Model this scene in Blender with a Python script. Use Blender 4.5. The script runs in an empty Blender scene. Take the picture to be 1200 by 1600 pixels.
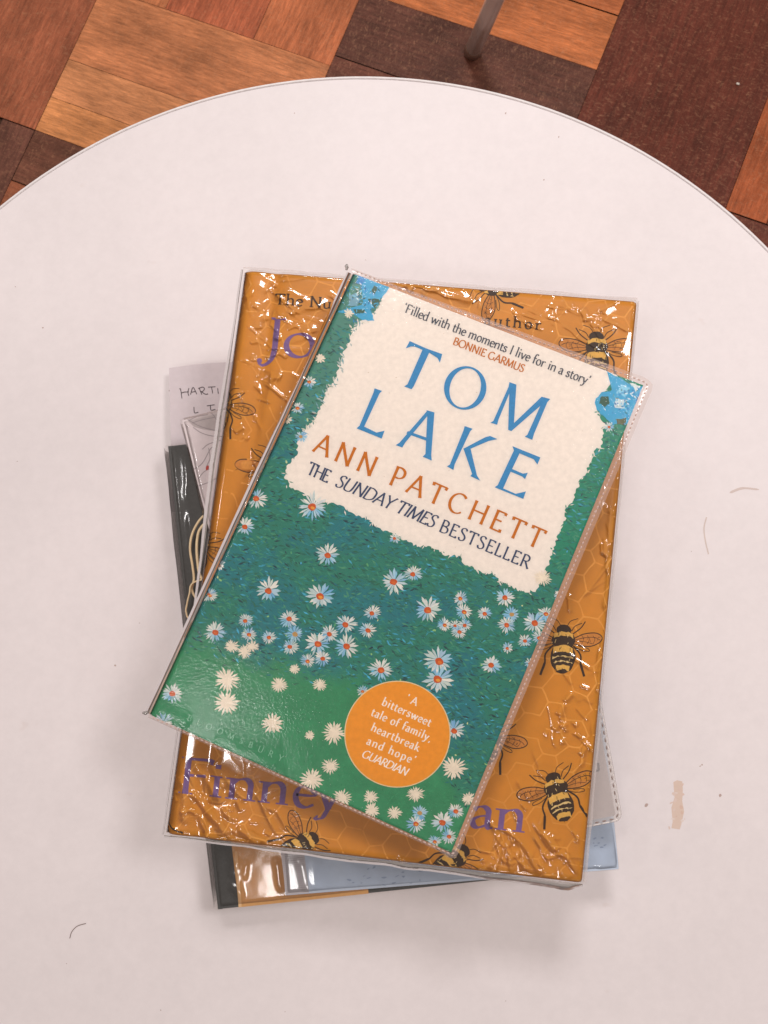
import bpy, math, random
import numpy as np
from mathutils import Matrix, Vector
from mathutils.geometry import tessellate_polygon

random.seed(7)
rng = np.random.default_rng(7)
SC = bpy.context.scene
COL = SC.collection

# ------------------------------------------------------------------ camera, world, lamps, exposure
ZT = 0.46                       # table top above the floor
CAM_PX, CAM_PY, F = 0.1149, 0.0491, 1202.0
CAM_Z = ZT + 0.113 + 0.3008
def _rot():
    cx, sx, cy, sy = math.cos(CAM_PX), math.sin(CAM_PX), math.cos(CAM_PY), math.sin(CAM_PY)
    return np.array([[cy, 0, sy], [0, 1, 0], [-sy, 0, cy]]) @ np.array([[1, 0, 0], [0, cx, -sx], [0, sx, cx]])
RC = _rot()
cam = bpy.data.cameras.new('camera')
camo = bpy.data.objects.new('camera', cam); COL.objects.link(camo)
m4 = Matrix([list(RC[i]) + [0] for i in range(3)] + [[0, 0, 0, 1]])
camo.matrix_world = Matrix.Translation((0, 0, CAM_Z)) @ m4
cam.sensor_fit = 'VERTICAL'; cam.sensor_height = 36; cam.sensor_width = 27
cam.lens = F / 1600 * 36
cam.clip_start = 0.01; cam.clip_end = 50
cam.dof.use_dof = True; cam.dof.focus_distance = 0.325; cam.dof.aperture_fstop = 34
SC.camera = camo

w = bpy.data.worlds.new('World'); SC.world = w; w.use_nodes = True
bg = w.node_tree.nodes['Background']
bg.inputs[0].default_value = (1.0, 0.85, 0.755, 1); bg.inputs[1].default_value = 0.31

def lamp(name, loc, size, power, col=(1, 0.965, 0.95)):
    l = bpy.data.lights.new(name, 'AREA'); l.shape = 'RECTANGLE'; l.size = size[0]; l.size_y = size[1]
    l.energy = power; l.color = col
    o = bpy.data.objects.new(name, l); COL.objects.link(o); o.location = loc
    d = Vector((0, 0, ZT)) - Vector(loc); o.rotation_euler = (0, 0, 0) if abs(d.x) + abs(d.y) < 9 else d.to_track_quat('-Z', 'Y').to_euler()
    return o
lamp('room_lamp', (0.66, 0.42, 1.78), (0.28, 0.28), 6.6)
lamp('room_lamp', (-0.04, 0.92, 1.8), (0.26, 0.26), 9.4)
lamp('highlight_lamp', (-0.66, -0.42, 2.5), (0.17, 0.17), 3.0)
lamp('highlight_lamp', (0.28, -0.98, 2.5), (0.18, 0.18), 2.3)
lamp('highlight_lamp', (-1.0, 0.34, 2.5), (0.14, 0.14), 1.6)  # weak unseen lamp, added to glint on the left sleeve creases
lamp('highlight_lamp', (-0.42, -0.84, 2.5), (0.13, 0.13), 1.2)  # weak unseen lamp, added for the glare on the lower books' front edge

SC.view_settings.view_transform = 'Standard'; SC.view_settings.look = 'None'
SC.view_settings.exposure = 0.1; SC.view_settings.gamma = 1; SC.view_settings.use_curve_mapping = False
SC.render.engine = 'CYCLES'
SC.cycles.use_denoising = True
SC.cycles.transparent_max_bounces = 24
SC.cycles.max_bounces = 8

# ------------------------------------------------------------------ helpers
def S(r, g, b):
    f = lambda c: (c / 255) / 12.92 if c / 255 <= .04045 else ((c / 255 + .055) / 1.055) ** 2.4
    return (f(r), f(g), f(b))
def at(px, py, z):
    """point of the plane z seen at photo pixel (px, py)"""
    d = RC @ np.array([(px - 600) / F, -(py - 800) / F, -1.0])
    t = (z - CAM_Z) / d[2]
    return np.array([d[0] * t, d[1] * t, z])
def hash2(ix, iy, seed):
    n = (ix.astype(np.int64) * 374761393 + iy.astype(np.int64) * 668265263 + seed * 1442695041) & 0xffffffff
    n = ((n ^ (n >> 13)) * 1274126177) & 0xffffffff
    n = n ^ (n >> 16)
    return (n & 0xffff) / 65535.0
def vnoise(x, y, seed=0):
    x = np.asarray(x, float); y = np.asarray(y, float)
    ix, iy = np.floor(x), np.floor(y); fx, fy = x - ix, y - iy
    fx = fx * fx * fx * (fx * (fx * 6 - 15) + 10); fy = fy * fy * fy * (fy * (fy * 6 - 15) + 10)
    a, b = hash2(ix, iy, seed), hash2(ix + 1, iy, seed); c, d = hash2(ix, iy + 1, seed), hash2(ix + 1, iy + 1, seed)
    return (a + (b - a) * fx) * (1 - fy) + (c + (d - c) * fx) * fy
def fbm(x, y, seed=0, n=3):
    s = 0; a = .5
    for k in range(n): s = s + a * vnoise(x * 2 ** k, y * 2 ** k, seed + k); a *= .5
    return s / (1 - .5 ** n)

def new_mat(name):
    m = bpy.data.materials.new(name); m.use_nodes = True
    return m, m.node_tree.nodes, m.node_tree.links, m.node_tree.nodes['Principled BSDF']
def mat_attr(name, rough=.5, spec=.4, bump=0, bscale=2000, vary=.06, vscale=400):
    m, n, l, p = new_mat(name)
    a = n.new('ShaderNodeAttribute'); a.attribute_name = 'col'
    tc = n.new('ShaderNodeTexCoord')
    nz = n.new('ShaderNodeTexNoise'); nz.inputs['Scale'].default_value = vscale; nz.inputs['Detail'].default_value = 4
    l.new(tc.outputs['Object'], nz.inputs['Vector'])
    hsv = n.new('ShaderNodeHueSaturation')
    mr = n.new('ShaderNodeMapRange'); mr.inputs[1].default_value = .3; mr.inputs[2].default_value = .7
    mr.inputs[3].default_value = 1 - vary; mr.inputs[4].default_value = 1 + vary
    l.new(nz.outputs[0], mr.inputs[0]); l.new(mr.outputs[0], hsv.inputs['Value'])
    l.new(a.outputs['Color'], hsv.inputs['Color']); l.new(hsv.outputs[0], p.inputs['Base Color'])
    p.inputs['Roughness'].default_value = rough; p.inputs['Specular IOR Level'].default_value = spec
    if bump:
        b = n.new('ShaderNodeBump'); b.inputs['Strength'].default_value = bump; b.inputs['Distance'].default_value = .0005
        n2 = n.new('ShaderNodeTexNoise'); n2.inputs['Scale'].default_value = bscale
        l.new(tc.outputs['Object'], n2.inputs['Vector']); l.new(n2.outputs[0], b.inputs['Height']); l.new(b.outputs[0], p.inputs['Normal'])
    return m
def mat_plain(name, col, rough=.5, metal=0, spec=.4, vary=.05, vscale=300, stretch=(1, 1, 1), bump=0):
    m, n, l, p = new_mat(name)
    tc = n.new('ShaderNodeTexCoord'); mp = n.new('ShaderNodeMapping'); mp.inputs['Scale'].default_value = stretch
    nz = n.new('ShaderNodeTexNoise'); nz.inputs['Scale'].default_value = vscale; nz.inputs['Detail'].default_value = 5
    l.new(tc.outputs['Object'], mp.inputs[0]); l.new(mp.outputs[0], nz.inputs['Vector'])
    r = n.new('ShaderNodeValToRGB')
    r.color_ramp.elements[0].position = .3; r.color_ramp.elements[1].position = .7
    r.color_ramp.elements[0].color = tuple(c * (1 - vary) for c in col) + (1,)
    r.color_ramp.elements[1].color = tuple(min(1, c * (1 + vary)) for c in col) + (1,)
    l.new(nz.outputs[0], r.inputs[0]); l.new(r.outputs[0], p.inputs['Base Color'])
    p.inputs['Roughness'].default_value = rough; p.inputs['Metallic'].default_value = metal; p.inputs['Specular IOR Level'].default_value = spec
    if bump:
        b = n.new('ShaderNodeBump'); b.inputs['Strength'].default_value = bump; b.inputs['Distance'].default_value = .0005
        l.new(nz.outputs[0], b.inputs['Height']); l.new(b.outputs[0], p.inputs['Normal'])
    return m
def mat_film(name, gloss=1.0, rough=.07, milk=0.0, milkcol=(.8, .76, .76), bump=0, bscale=900, tint=(.97, .96, .95), base=.03):
    """clear plastic sheet: sees through, mirrors the lamps by its angle; milk makes it cloudy"""
    m = bpy.data.materials.new(name); m.use_nodes = True
    n, l = m.node_tree.nodes, m.node_tree.links
    n.remove(n['Principled BSDF']); out = n['Material Output']
    tr = n.new('ShaderNodeBsdfTransparent'); tr.inputs[0].default_value = tint + (1,)
    gl = n.new('ShaderNodeBsdfGlossy'); gl.inputs['Roughness'].default_value = rough
    fr = n.new('ShaderNodeFresnel'); fr.inputs[0].default_value = 1.5
    ma = n.new('ShaderNodeMath'); ma.operation = 'MULTIPLY_ADD'; ma.inputs[1].default_value = gloss; ma.inputs[2].default_value = base
    ma.use_clamp = True
    l.new(fr.outputs[0], ma.inputs[0])
    mx = n.new('ShaderNodeMixShader'); l.new(ma.outputs[0], mx.inputs[0])
    body = tr
    if milk:
        df = n.new('ShaderNodeBsdfDiffuse'); df.inputs[0].default_value = milkcol + (1,)
        m2 = n.new('ShaderNodeMixShader'); m2.inputs[0].default_value = milk
        l.new(tr.outputs[0], m2.inputs[1]); l.new(df.outputs[0], m2.inputs[2]); body = m2
    l.new(body.outputs[0], mx.inputs[1]); l.new(gl.outputs[0], mx.inputs[2]); l.new(mx.outputs[0], out.inputs[0])
    if bump:
        tc = n.new('ShaderNodeTexCoord'); nz = n.new('ShaderNodeTexNoise'); nz.inputs['Scale'].default_value = bscale; nz.inputs['Detail'].default_value = 3
        b = n.new('ShaderNodeBump'); b.inputs['Strength'].default_value = bump; b.inputs['Distance'].default_value = .0004
        l.new(tc.outputs['Object'], nz.inputs['Vector']); l.new(nz.outputs[0], b.inputs['Height'])
        l.new(b.outputs[0], gl.inputs['Normal']); l.new(b.outputs[0], fr.inputs['Normal'])
    return m

def link(name, verts, faces, mat, parent=None, cols=None, smooth=False, uv=None, origin=None):
    """one mesh object; verts in world space, stored relative to the parent (or to origin)"""
    o0 = np.array(parent.location if parent is not None and parent.type == 'EMPTY' else (origin if origin is not None else (0, 0, 0)), float)
    if parent is not None and parent.type != 'EMPTY': o0 = ORIG[parent.name]
    v = np.asarray(verts, float) - o0
    me = bpy.data.meshes.new(name)
    if isinstance(faces, np.ndarray):                       # all quads
        me.vertices.add(len(v)); me.vertices.foreach_set('co', v.astype(np.float32).ravel())
        me.loops.add(faces.size); me.loops.foreach_set('vertex_index', faces.astype(np.int32).ravel())
        me.polygons.add(len(faces)); me.polygons.foreach_set('loop_start', np.arange(0, faces.size, 4, dtype=np.int32))
        me.update(calc_edges=True)
    else: me.from_pydata(v.tolist(), [], [list(f) for f in faces])
    if cols is not None:
        at_ = me.color_attributes.new('col', 'FLOAT_COLOR', 'POINT')
        c = np.ones((len(v), 4), np.float32); c[:, :3] = np.asarray(cols)
        at_.data.foreach_set('color', c.ravel())
    if uv is not None:
        u = me.uv_layers.new(name='uv'); idx = np.empty(len(me.loops), np.int32); me.loops.foreach_get('vertex_index', idx)
        u.data.foreach_set('uv', np.asarray(uv, np.float32)[idx].ravel())
    if smooth: me.polygons.foreach_set('use_smooth', [True] * len(me.polygons))
    me.update()
    o = bpy.data.objects.new(name, me); COL.objects.link(o); me.materials.append(mat)
    if parent is not None: o.parent = parent
    else: o.location = o0
    ORIG[o.name] = o0
    return o
ORIG = {}
def empty(name, loc):
    o = bpy.data.objects.new(name, None); COL.objects.link(o); o.location = tuple(loc); o.empty_display_size = .02
    return o
def tag(o, label, cat, group=None, kind=None):
    if label: o['label'] = label
    if cat: o['category'] = cat
    if group: o['group'] = group
    if kind: o['kind'] = kind
    return o

def round_poly(q, r, n=5):
    """quad (xy) with rounded corners; r one radius or one per corner"""
    q = [np.array(p[:2], float) for p in q]; out = []
    if not isinstance(r, (list, tuple)): r = [r] * len(q)
    for i, p in enumerate(q):
        a = q[i - 1] - p; b = q[(i + 1) % len(q)] - p
        a /= np.linalg.norm(a); b /= np.linalg.norm(b); rr = r[i]
        if rr <= 0: out.append(p); continue
        for k in range(n + 1):
            t = k / n
            out.append((1 - t) ** 2 * (p + a * rr) + 2 * t * (1 - t) * p + t * t * (p + b * rr))
    return out
def prism(poly, z0, z1, bev=0.0):
    """closed extruded polygon (verts, faces); a small chamfer on top and bottom"""
    n = len(poly); P = np.array(poly)
    area = sum(P[i][0] * P[(i + 1) % n][1] - P[(i + 1) % n][0] * P[i][1] for i in range(n))
    if area < 0: P = P[::-1]
    c = P.mean(0); rings = []
    def inset(d):
        e = np.roll(P, -1, 0) - P; e /= np.linalg.norm(e, axis=1)[:, None] + 1e-12
        nn = np.stack([-e[:, 1], e[:, 0]], 1); v = nn + np.roll(nn, 1, 0); v /= np.linalg.norm(v, axis=1)[:, None] + 1e-12
        return P + v * d
    prof = [(bev, z0), (0, z0 + bev), (0, z1 - bev), (bev, z1)] if bev else [(0, z0), (0, z1)]
    V = []
    for d, z in prof: V += [(p[0], p[1], z) for p in inset(d)]
    Fs = []
    for k in range(len(prof) - 1):
        for i in range(n):
            j = (i + 1) % n; Fs.append((k * n + i, k * n + j, (k + 1) * n + j, (k + 1) * n + i))
    Fs.append(tuple(range(n))[::-1]); Fs.append(tuple((len(prof) - 1) * n + i for i in range(n)))
    return V, Fs
def merge(*parts):
    V, Fs = [], []
    for v, f in parts:
        b = len(V); V += [tuple(x) for x in v]; Fs += [tuple(i + b for i in t) for t in f]
    return V, Fs
def tube(path, rad, n=10, cap=True):
    P = [np.array(p, float) for p in path]; V, Fs = [], []
    up = np.array([.31, .17, .93])
    for i, p in enumerate(P):
        t = P[min(i + 1, len(P) - 1)] - P[max(i - 1, 0)]; t /= np.linalg.norm(t)
        a = np.cross(t, up); a /= np.linalg.norm(a); b = np.cross(t, a)
        r = rad[i] if isinstance(rad, (list, tuple)) else rad
        for k in range(n):
            th = 2 * math.pi * k / n; V.append(tuple(p + (a * math.cos(th) + b * math.sin(th)) * r))
    for i in range(len(P) - 1):
        for k in range(n):
            j = (k + 1) % n; Fs.append((i * n + k, i * n + j, (i + 1) * n + j, (i + 1) * n + k))
    if cap: Fs += [tuple(range(n))[::-1], tuple((len(P) - 1) * n + k for k in range(n))]
    return V, Fs

class Surf:
    """a cover lying at height z, its corners (photo order TL TR BR BL) given on that plane"""
    def __init__(s, quad_px, z, zfun=None):
        s.px = [np.array(p, float) for p in quad_px]; s.z = z
        s.q = [at(p[0], p[1], z)[:2] for p in quad_px]; s.zfun = zfun
        s.w = (np.linalg.norm(s.q[1] - s.q[0]) + np.linalg.norm(s.q[2] - s.q[3])) / 2
        s.h = (np.linalg.norm(s.q[3] - s.q[0]) + np.linalg.norm(s.q[2] - s.q[1])) / 2
        s.c = sum(s.q) / 4
    def xy(s, u, v):
        q = s.q
        return q[0] * (1 - u) * (1 - v) + q[1] * u * (1 - v) + q[2] * u * v + q[3] * (1 - u) * v
    def uv(s, p):
        p = np.array(p[:2]); u = v = .5; q = s.q
        for _ in range(6):
            r = s.xy(u, v) - p
            du = (q[1] - q[0]) * (1 - v) + (q[2] - q[3]) * v; dv = (q[3] - q[0]) * (1 - u) + (q[2] - q[1]) * u
            d = np.linalg.solve(np.array([du, dv]).T, -r); u += d[0]; v += d[1]
        return u, v
    def P(s, px, py, dz=0):
        p = at(px, py, s.z)
        if s.zfun:
            u, v = s.uv(p); p[2] += float(s.zfun(np.array(u), np.array(v)))
        p[2] += dz
        return p

def clip_convex(poly, quad):
    out = [np.array(p, float) for p in poly]
    n = len(quad)
    for i in range(n):
        a, b = quad[i], quad[(i + 1) % n]; inp = out; out = []
        if not inp: return []
        side = lambda p: (b[0] - a[0]) * (p[1] - a[1]) - (b[1] - a[1]) * (p[0] - a[0])
        for k in range(len(inp)):
            p, q = inp[k - 1], inp[k]; sp, sq = side(p), side(q)
            if (sp >= 0) != (sq >= 0): out.append(p + (q - p) * (sp / (sp - sq)))
            if sq >= 0: out.append(q)
    return out
class Art:
    """printed marks on a Surf, gathered into one mesh: flat polygons a few hundredths of a mm above the paper"""
    def __init__(s, surf, clip=None): s.s = surf; s.V = []; s.F = []; s.C = []; s.clip = clip
    def poly(s, pts, col, dz):
        pts = [np.array(p, float) for p in pts]
        cols = col if isinstance(col, list) else None
        if len(pts) > 4:
            tris = tessellate_polygon([[Vector((p[0], p[1], 0)) for p in pts]])
        else: tris = [tuple(range(len(pts)))]
        if s.clip is not None:
            for t in tris:
                c = clip_convex([pts[i] for i in t], s.clip)
                if len(c) >= 3:
                    b = len(s.V); s.V += [s.s.P(p[0], p[1], dz) for p in c]
                    s.C += [cols[t[0]] if cols else col] * len(c); s.F.append(tuple(range(b, b + len(c))))
            return
        b = len(s.V); s.V += [s.s.P(p[0], p[1], dz) for p in pts]
        s.C += cols if cols else [col] * len(pts)
        s.F += [tuple(b + i for i in t) for t in tris]
    def stroke(s, pts, wid, col, dz):
        """ribbon along pts; wid a number or one width per point (photo px)"""
        P = [np.array(p, float) for p in pts]; L, R = [], []
        if isinstance(wid, (list, tuple)): wid = list(np.interp(np.linspace(0, 1, len(P)), np.linspace(0, 1, len(wid)), wid))
        for i, p in enumerate(P):
            t = P[min(i + 1, len(P) - 1)] - P[max(i - 1, 0)]; t /= np.linalg.norm(t) + 1e-9
            nn = np.array([-t[1], t[0]]); ww = (wid[i] if isinstance(wid, (list, tuple)) else wid) / 2
            L.append(p + nn * ww); R.append(p - nn * ww)
        for i in range(len(P) - 1): s.poly([L[i], L[i + 1], R[i + 1], R[i]], col, dz)
    def disc(s, c, rx, ry, rot, col, dz, n=18, jit=0):
        ca, sa = math.cos(rot), math.sin(rot); out = []
        for k in range(n):
            t = 2 * math.pi * k / n; j = 1 + random.uniform(-jit, jit)
            x, y = rx * math.cos(t) * j, ry * math.sin(t) * j; out.append((c[0] + x * ca - y * sa, c[1] + x * sa + y * ca))
        s.poly(out, col, dz)
    def build(s, name, mat, parent):
        V = np.array(s.V); Fs = []
        for f in s.F:                                   # every printed face looks up
            a, b, c = V[f[0]], V[f[1]], V[f[2]]
            Fs.append(f if np.cross(b - a, c - a)[2] >= 0 else f[::-1])
        return link(name, V, Fs, mat, parent, s.C)

def catmull(P, n=6):
    P = [np.array(p, float) for p in P]
    if len(P) < 3: return P
    Q = [2 * P[0] - P[1]] + P + [2 * P[-1] - P[-2]]; out = []
    for i in range(1, len(Q) - 2):
        for k in range(n):
            t = k / n; a, b, c, d = Q[i - 1], Q[i], Q[i + 1], Q[i + 2]
            out.append(.5 * (2 * b + (c - a) * t + (2 * a - 5 * b + 4 * c - d) * t * t + (3 * b - a - 3 * c + d) * t ** 3))
    out.append(P[-1])
    return out
def arc(cx, cy, rx, ry, a0, a1, n=22):
    return [(cx + rx * math.cos(math.radians(a0 + (a1 - a0) * k / n)), cy + ry * math.sin(math.radians(a0 + (a1 - a0) * k / n))) for k in range(n + 1)]
# ---- a broad-nib roman alphabet: skeleton strokes (cap height 1, x height .62), 'c' = curve; serif points
def _st(x, y0=0, y1=1): return [(x, y0), (x, y1)]
GL = {
 'A': (.80, [_st(0, 0, 0)[:0] or [(.03, 0), (.41, 1)], [(.39, 1), (.77, 0)], [(.17, .34), (.63, .34)]], [(.03, 0), (.77, 0)]),
 'B': (.68, [_st(.12), catmull([(.12, .97), (.36, .97), (.52, .86), (.52, .67), (.36, .54), (.12, .54)]), catmull([(.12, .52), (.38, .52), (.6, .4), (.6, .15), (.4, .03), (.12, .03)])], [(.12, 0), (.12, 1)]),
 'C': (.84, [arc(.47, .5, .41, .49, 48, 315)], []),
 'D': (.88, [_st(.12), catmull([(.12, .97), (.42, .97), (.74, .8), (.8, .5), (.74, .2), (.42, .03), (.12, .03)])], [(.12, 0), (.12, 1)]),
 'E': (.62, [_st(.12), [(.12, .97), (.54, .97)], [(.12, .53), (.47, .53)], [(.12, .03), (.58, .03)], [(.54, 1), (.52, .86)], [(.56, .15), (.58, 0)]], [(.12, 0), (.12, 1)]),
 'F': (.58, [_st(.12), [(.12, .97), (.54, .97)], [(.12, .52), (.45, .52)], [(.54, 1), (.52, .86)]], [(.12, 0), (.12, 1)]),
 'G': (.9, [arc(.47, .5, .41, .49, 48, 320), [(.8, .1), (.8, .42)]], [(.8, .42)]),
 'H': (.86, [_st(.12), _st(.74), [(.12, .52), (.74, .52)]], [(.12, 0), (.12, 1), (.74, 0), (.74, 1)]),
 'I': (.3, [_st(.15)], [(.15, 0), (.15, 1)]),
 'J': (.4, [catmull([(.3, 1), (.3, .3), (.27, -.08), (.14, -.24), (-.04, -.26), (-.12, -.17)])], [(.3, 1)]),
 'K': (.74, [_st(.12), [(.12, .46), (.6, 1)], [(.26, .6), (.7, 0)]], [(.12, 0), (.12, 1), (.7, 0), (.58, 1)]),
 'L': (.58, [_st(.12), [(.12, .03), (.54, .03)], [(.53, .16), (.55, 0)]], [(.12, 0), (.12, 1)]),
 'M': (1.0, [[(.08, 0), (.17, 1)], [(.15, 1), (.5, .05)], [(.48, .05), (.83, 1)], [(.82, 1), (.91, 0)]], [(.08, 0), (.91, 0)]),
 'N': (.88, [[(.14, 0), (.14, 1)], [(.12, 1), (.76, 0)], [(.75, 0), (.75, 1)]], [(.14, 0), (.12, 1), (.75, 1)]),
 'O': (.94, [arc(.47, .5, .42, .49, 90, 450, 34)], []),
 'P': (.62, [_st(.12), catmull([(.12, .97), (.36, .97), (.54, .84), (.54, .6), (.36, .46), (.12, .46)])], [(.12, 0), (.12, 1)]),
 'R': (.7, [_st(.12), catmull([(.12, .97), (.36, .97), (.54, .84), (.54, .62), (.36, .5), (.12, .5)]), [(.32, .5), (.68, 0)]], [(.12, 0), (.12, 1), (.68, 0)]),
 'S': (.6, [catmull([(.5, .84), (.42, .96), (.26, .98), (.12, .88), (.12, .7), (.28, .56), (.44, .44), (.52, .27), (.46, .08), (.28, .01), (.14, .05), (.07, .2)])], []),
 'T': (.74, [_st(.37), [(.03, .97), (.71, .97)], [(.03, 1), (.05, .84)], [(.71, 1), (.69, .84)]], [(.37, 0)]),
 'U': (.84, [catmull([(.12, 1), (.12, .35), (.2, .08), (.42, .01), (.64, .08), (.72, .35), (.72, 1)])], [(.12, 1), (.72, 1)]),
 'Y': (.74, [[(.04, 1), (.37, .48)], [(.37, .48), (.7, 1)], [(.37, .5), (.37, 0)]], [(.37, 0), (.04, 1), (.7, 1)]),
 'a': (.5, [catmull([(.07, .48), (.14, .58), (.27, .61), (.37, .52), (.38, .38), (.38, .12), (.42, .02), (.5, .03)]), catmull([(.38, .37), (.2, .32), (.07, .2), (.09, .05), (.2, .0), (.38, .11)])], []),
 'b': (.58, [_st(.1, 0, 1.05), catmull([(.1, .48), (.24, .61), (.42, .57), (.51, .32), (.42, .05), (.24, 0), (.1, .08)])], [(.1, 1.05)]),
 'd': (.58, [_st(.47, 0, 1.05), catmull([(.47, .52), (.33, .61), (.14, .55), (.06, .3), (.13, .05), (.3, .0), (.47, .12)])], [(.47, 1.05), (.49, 0)]),
 'e': (.5, [catmull([(.07, .34), (.44, .36), (.43, .5), (.28, .61), (.12, .53), (.06, .3), (.13, .07), (.3, 0), (.46, .1)])], []),
 'f': (.34, [catmull([(.13, 0), (.13, .8), (.2, 1.02), (.33, 1.05), (.42, .98)]), [(.0, .6), (.34, .6)]], [(.13, 0)]),
 'h': (.6, [_st(.1, 0, 1.05), catmull([(.1, .45), (.22, .58), (.38, .61), (.48, .5), (.49, .3), (.49, 0)])], [(.1, 0), (.49, 0), (.08, 1.05)]),
 'i': (.28, [_st(.14, 0, .61), [(.14, .82), (.14, .94)]], [(.14, 0), (.12, .61)]),
 'k': (.56, [_st(.1, 0, 1.05), [(.1, .24), (.45, .6)], [(.22, .36), (.54, 0)]], [(.1, 0), (.08, 1.05), (.54, 0), (.43, .6)]),
 'l': (.26, [_st(.13, 0, 1.05)], [(.13, 0), (.11, 1.05)]),
 'm': (.9, [_st(.1, 0, .61), catmull([(.1, .45), (.22, .58), (.35, .61), (.43, .5), (.44, .3), (.44, 0)]), catmull([(.44, .45), (.56, .58), (.69, .61), (.77, .5), (.78, .3), (.78, 0)])], [(.1, 0), (.44, 0), (.78, 0), (.08, .61)]),
 'n': (.6, [_st(.1, 0, .61), catmull([(.1, .45), (.22, .58), (.38, .61), (.48, .5), (.49, .3), (.49, 0)])], [(.1, 0), (.49, 0), (.08, .61)]),
 'o': (.58, [arc(.29, .305, .22, .305, 90, 450, 26)], []),
 'p': (.58, [_st(.1, -.35, .61), catmull([(.1, .48), (.24, .61), (.42, .57), (.51, .32), (.42, .05), (.24, 0), (.1, .1)])], [(.1, -.35), (.08, .61)]),
 'r': (.42, [_st(.1, 0, .61), catmull([(.1, .4), (.2, .55), (.3, .61), (.4, .57)])], [(.1, 0), (.08, .61)]),
 's': (.42, [catmull([(.35, .5), (.27, .6), (.14, .58), (.08, .46), (.2, .34), (.33, .24), (.35, .1), (.22, .0), (.1, .03), (.06, .14)])], []),
 't': (.36, [catmull([(.14, .8), (.14, .2), (.18, .04), (.28, .0), (.36, .06)]), [(.02, .59), (.34, .59)]], []),
 'u': (.6, [catmull([(.1, .6), (.1, .2), (.17, .03), (.32, .01), (.48, .14)]), _st(.48, 0, .61)], [(.09, .61), (.47, .61), (.5, 0)]),
 'v': (.54, [[(.05, .61), (.27, 0)], [(.26, 0), (.49, .61)]], [(.05, .61), (.49, .61)]),
 'w': (.82, [[(.05, .61), (.23, 0)], [(.22, 0), (.42, .6)], [(.41, .6), (.59, 0)], [(.58, 0), (.77, .61)]], [(.05, .61), (.77, .61)]),
 'y': (.54, [[(.05, .61), (.28, 0)], catmull([(.49, .61), (.26, 0), (.16, -.24), (.04, -.3), (-.02, -.24)])], [(.05, .61), (.49, .61)]),
 "'": (.22, [catmull([(.1, 1.04), (.13, .93), (.06, .8)], 3)], []),
 '`': (.22, [catmull([(.13, 1.04), (.06, .93), (.12, .8)], 3)], []),
 ',': (.24, [catmull([(.12, .05), (.13, -.05), (.05, -.18)], 3)], []),
 ' ': (.3, [], []),
}
def text(art, s, p0, p1, cap, col, dz, thick=.15, thin=.05, phi=20, serif=.11, slant=0, up=None, wx=1.0, xh=1.0):
    """set s along the line p0-p1 (photo px), spread so that it fills it; cap = height of a capital in px"""
    p0, p1 = np.array(p0, float), np.array(p1, float); d = p1 - p0; L = np.linalg.norm(d); d /= L
    upv = np.array([d[1], -d[0]]) if up is None else np.array(up, float) / np.linalg.norm(up)
    adv = sum(GL[c][0] for c in s) * cap * wx
    track = (L - adv) / max(1, len(s) - 1); squeeze = 1.0
    if track < -.06 * cap: squeeze = (L + .03 * cap * (len(s) - 1)) / adv; track = -.03 * cap
    x = 0; k = 0
    def pt(gx, gy, x): return p0 + d * (x + (gx * wx + slant * gy) * cap * squeeze) + upv * gy * cap
    for c in s:
        a, strokes, serifs = GL[c]
        for st in strokes:
            P = [pt(g[0], g[1], x) for g in st]; W = []
            for i in range(len(st)):
                q0, q1 = st[max(i - 1, 0)], st[min(i + 1, len(st) - 1)]
                th = math.atan2(q1[1] - q0[1], q1[0] - q0[0])
                W.append((thin + (thick - thin) * abs(math.sin(th - math.radians(phi))) ** 1.3) * cap)
            if len(P) == 2 and serif:                       # straight stems swell a little towards their ends
                P = [P[0], P[0] + (P[1] - P[0]) * .15, P[0] + (P[1] - P[0]) * .85, P[1]]; W = [W[0] * 1.2, W[0], W[0], W[0] * 1.2]
            k += 1; art.stroke(P, W, col, dz + k * 4e-7)
        for sx, sy in serifs:
            if not serif: break
            k += 1; e = 1 if sy > .3 else 0
            y0 = sy - thin * .9 * e; art.poly([pt(sx - serif, y0, x), pt(sx + serif, y0, x), pt(sx + serif, y0 + thin * .9, x), pt(sx - serif, y0 + thin * .9, x)], col, dz + k * 4e-7)
        x += a * cap * wx * squeeze + track

def grid_surface(surf, nu, nv, hfun, ext=(0, 0, 0, 0), skirt=None):
    """grid over the cover (ext = overhang in m: left top right bottom); hfun(u,v,X,Y)->z offset; skirt = depth of the sides"""
    ul, ur = -ext[0] / surf.w, 1 + ext[2] / surf.w; vt, vb = -ext[1] / surf.h, 1 + ext[3] / surf.h
    U, Vv = np.meshgrid(np.linspace(ul, ur, nu), np.linspace(vt, vb, nv))
    q = surf.q
    X = sum(np.multiply.outer((a * b), qq) for a, b, qq in (((1 - U), (1 - Vv), q[0]), (U, (1 - Vv), q[1]), (U, Vv, q[2]), ((1 - U), Vv, q[3])))
    Z = surf.z + hfun(U, Vv, X[..., 0], X[..., 1])
    V = np.concatenate([X, Z[..., None]], -1).reshape(-1, 3)
    jj, ii = np.meshgrid(np.arange(nv - 1), np.arange(nu - 1), indexing='ij')
    Fs = np.stack([jj * nu + ii, (jj + 1) * nu + ii, (jj + 1) * nu + ii + 1, jj * nu + ii + 1], -1).reshape(-1, 4)
    if skirt: V = V.tolist(); Fs = Fs.tolist()
    if skirt:
        ring = [i for i in range(nu)] + [j * nu + nu - 1 for j in range(1, nv)] + [(nv - 1) * nu + i for i in range(nu - 2, -1, -1)] + [j * nu for j in range(nv - 2, 0, -1)]
        b = len(V)
        for i in ring: V.append([V[i][0], V[i][1], surf.z - skirt])
        n = len(ring)
        for k in range(n): j = (k + 1) % n; Fs.append((ring[k], ring[j], b + j, b + k))
    return np.array(V), Fs, U, Vv
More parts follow.
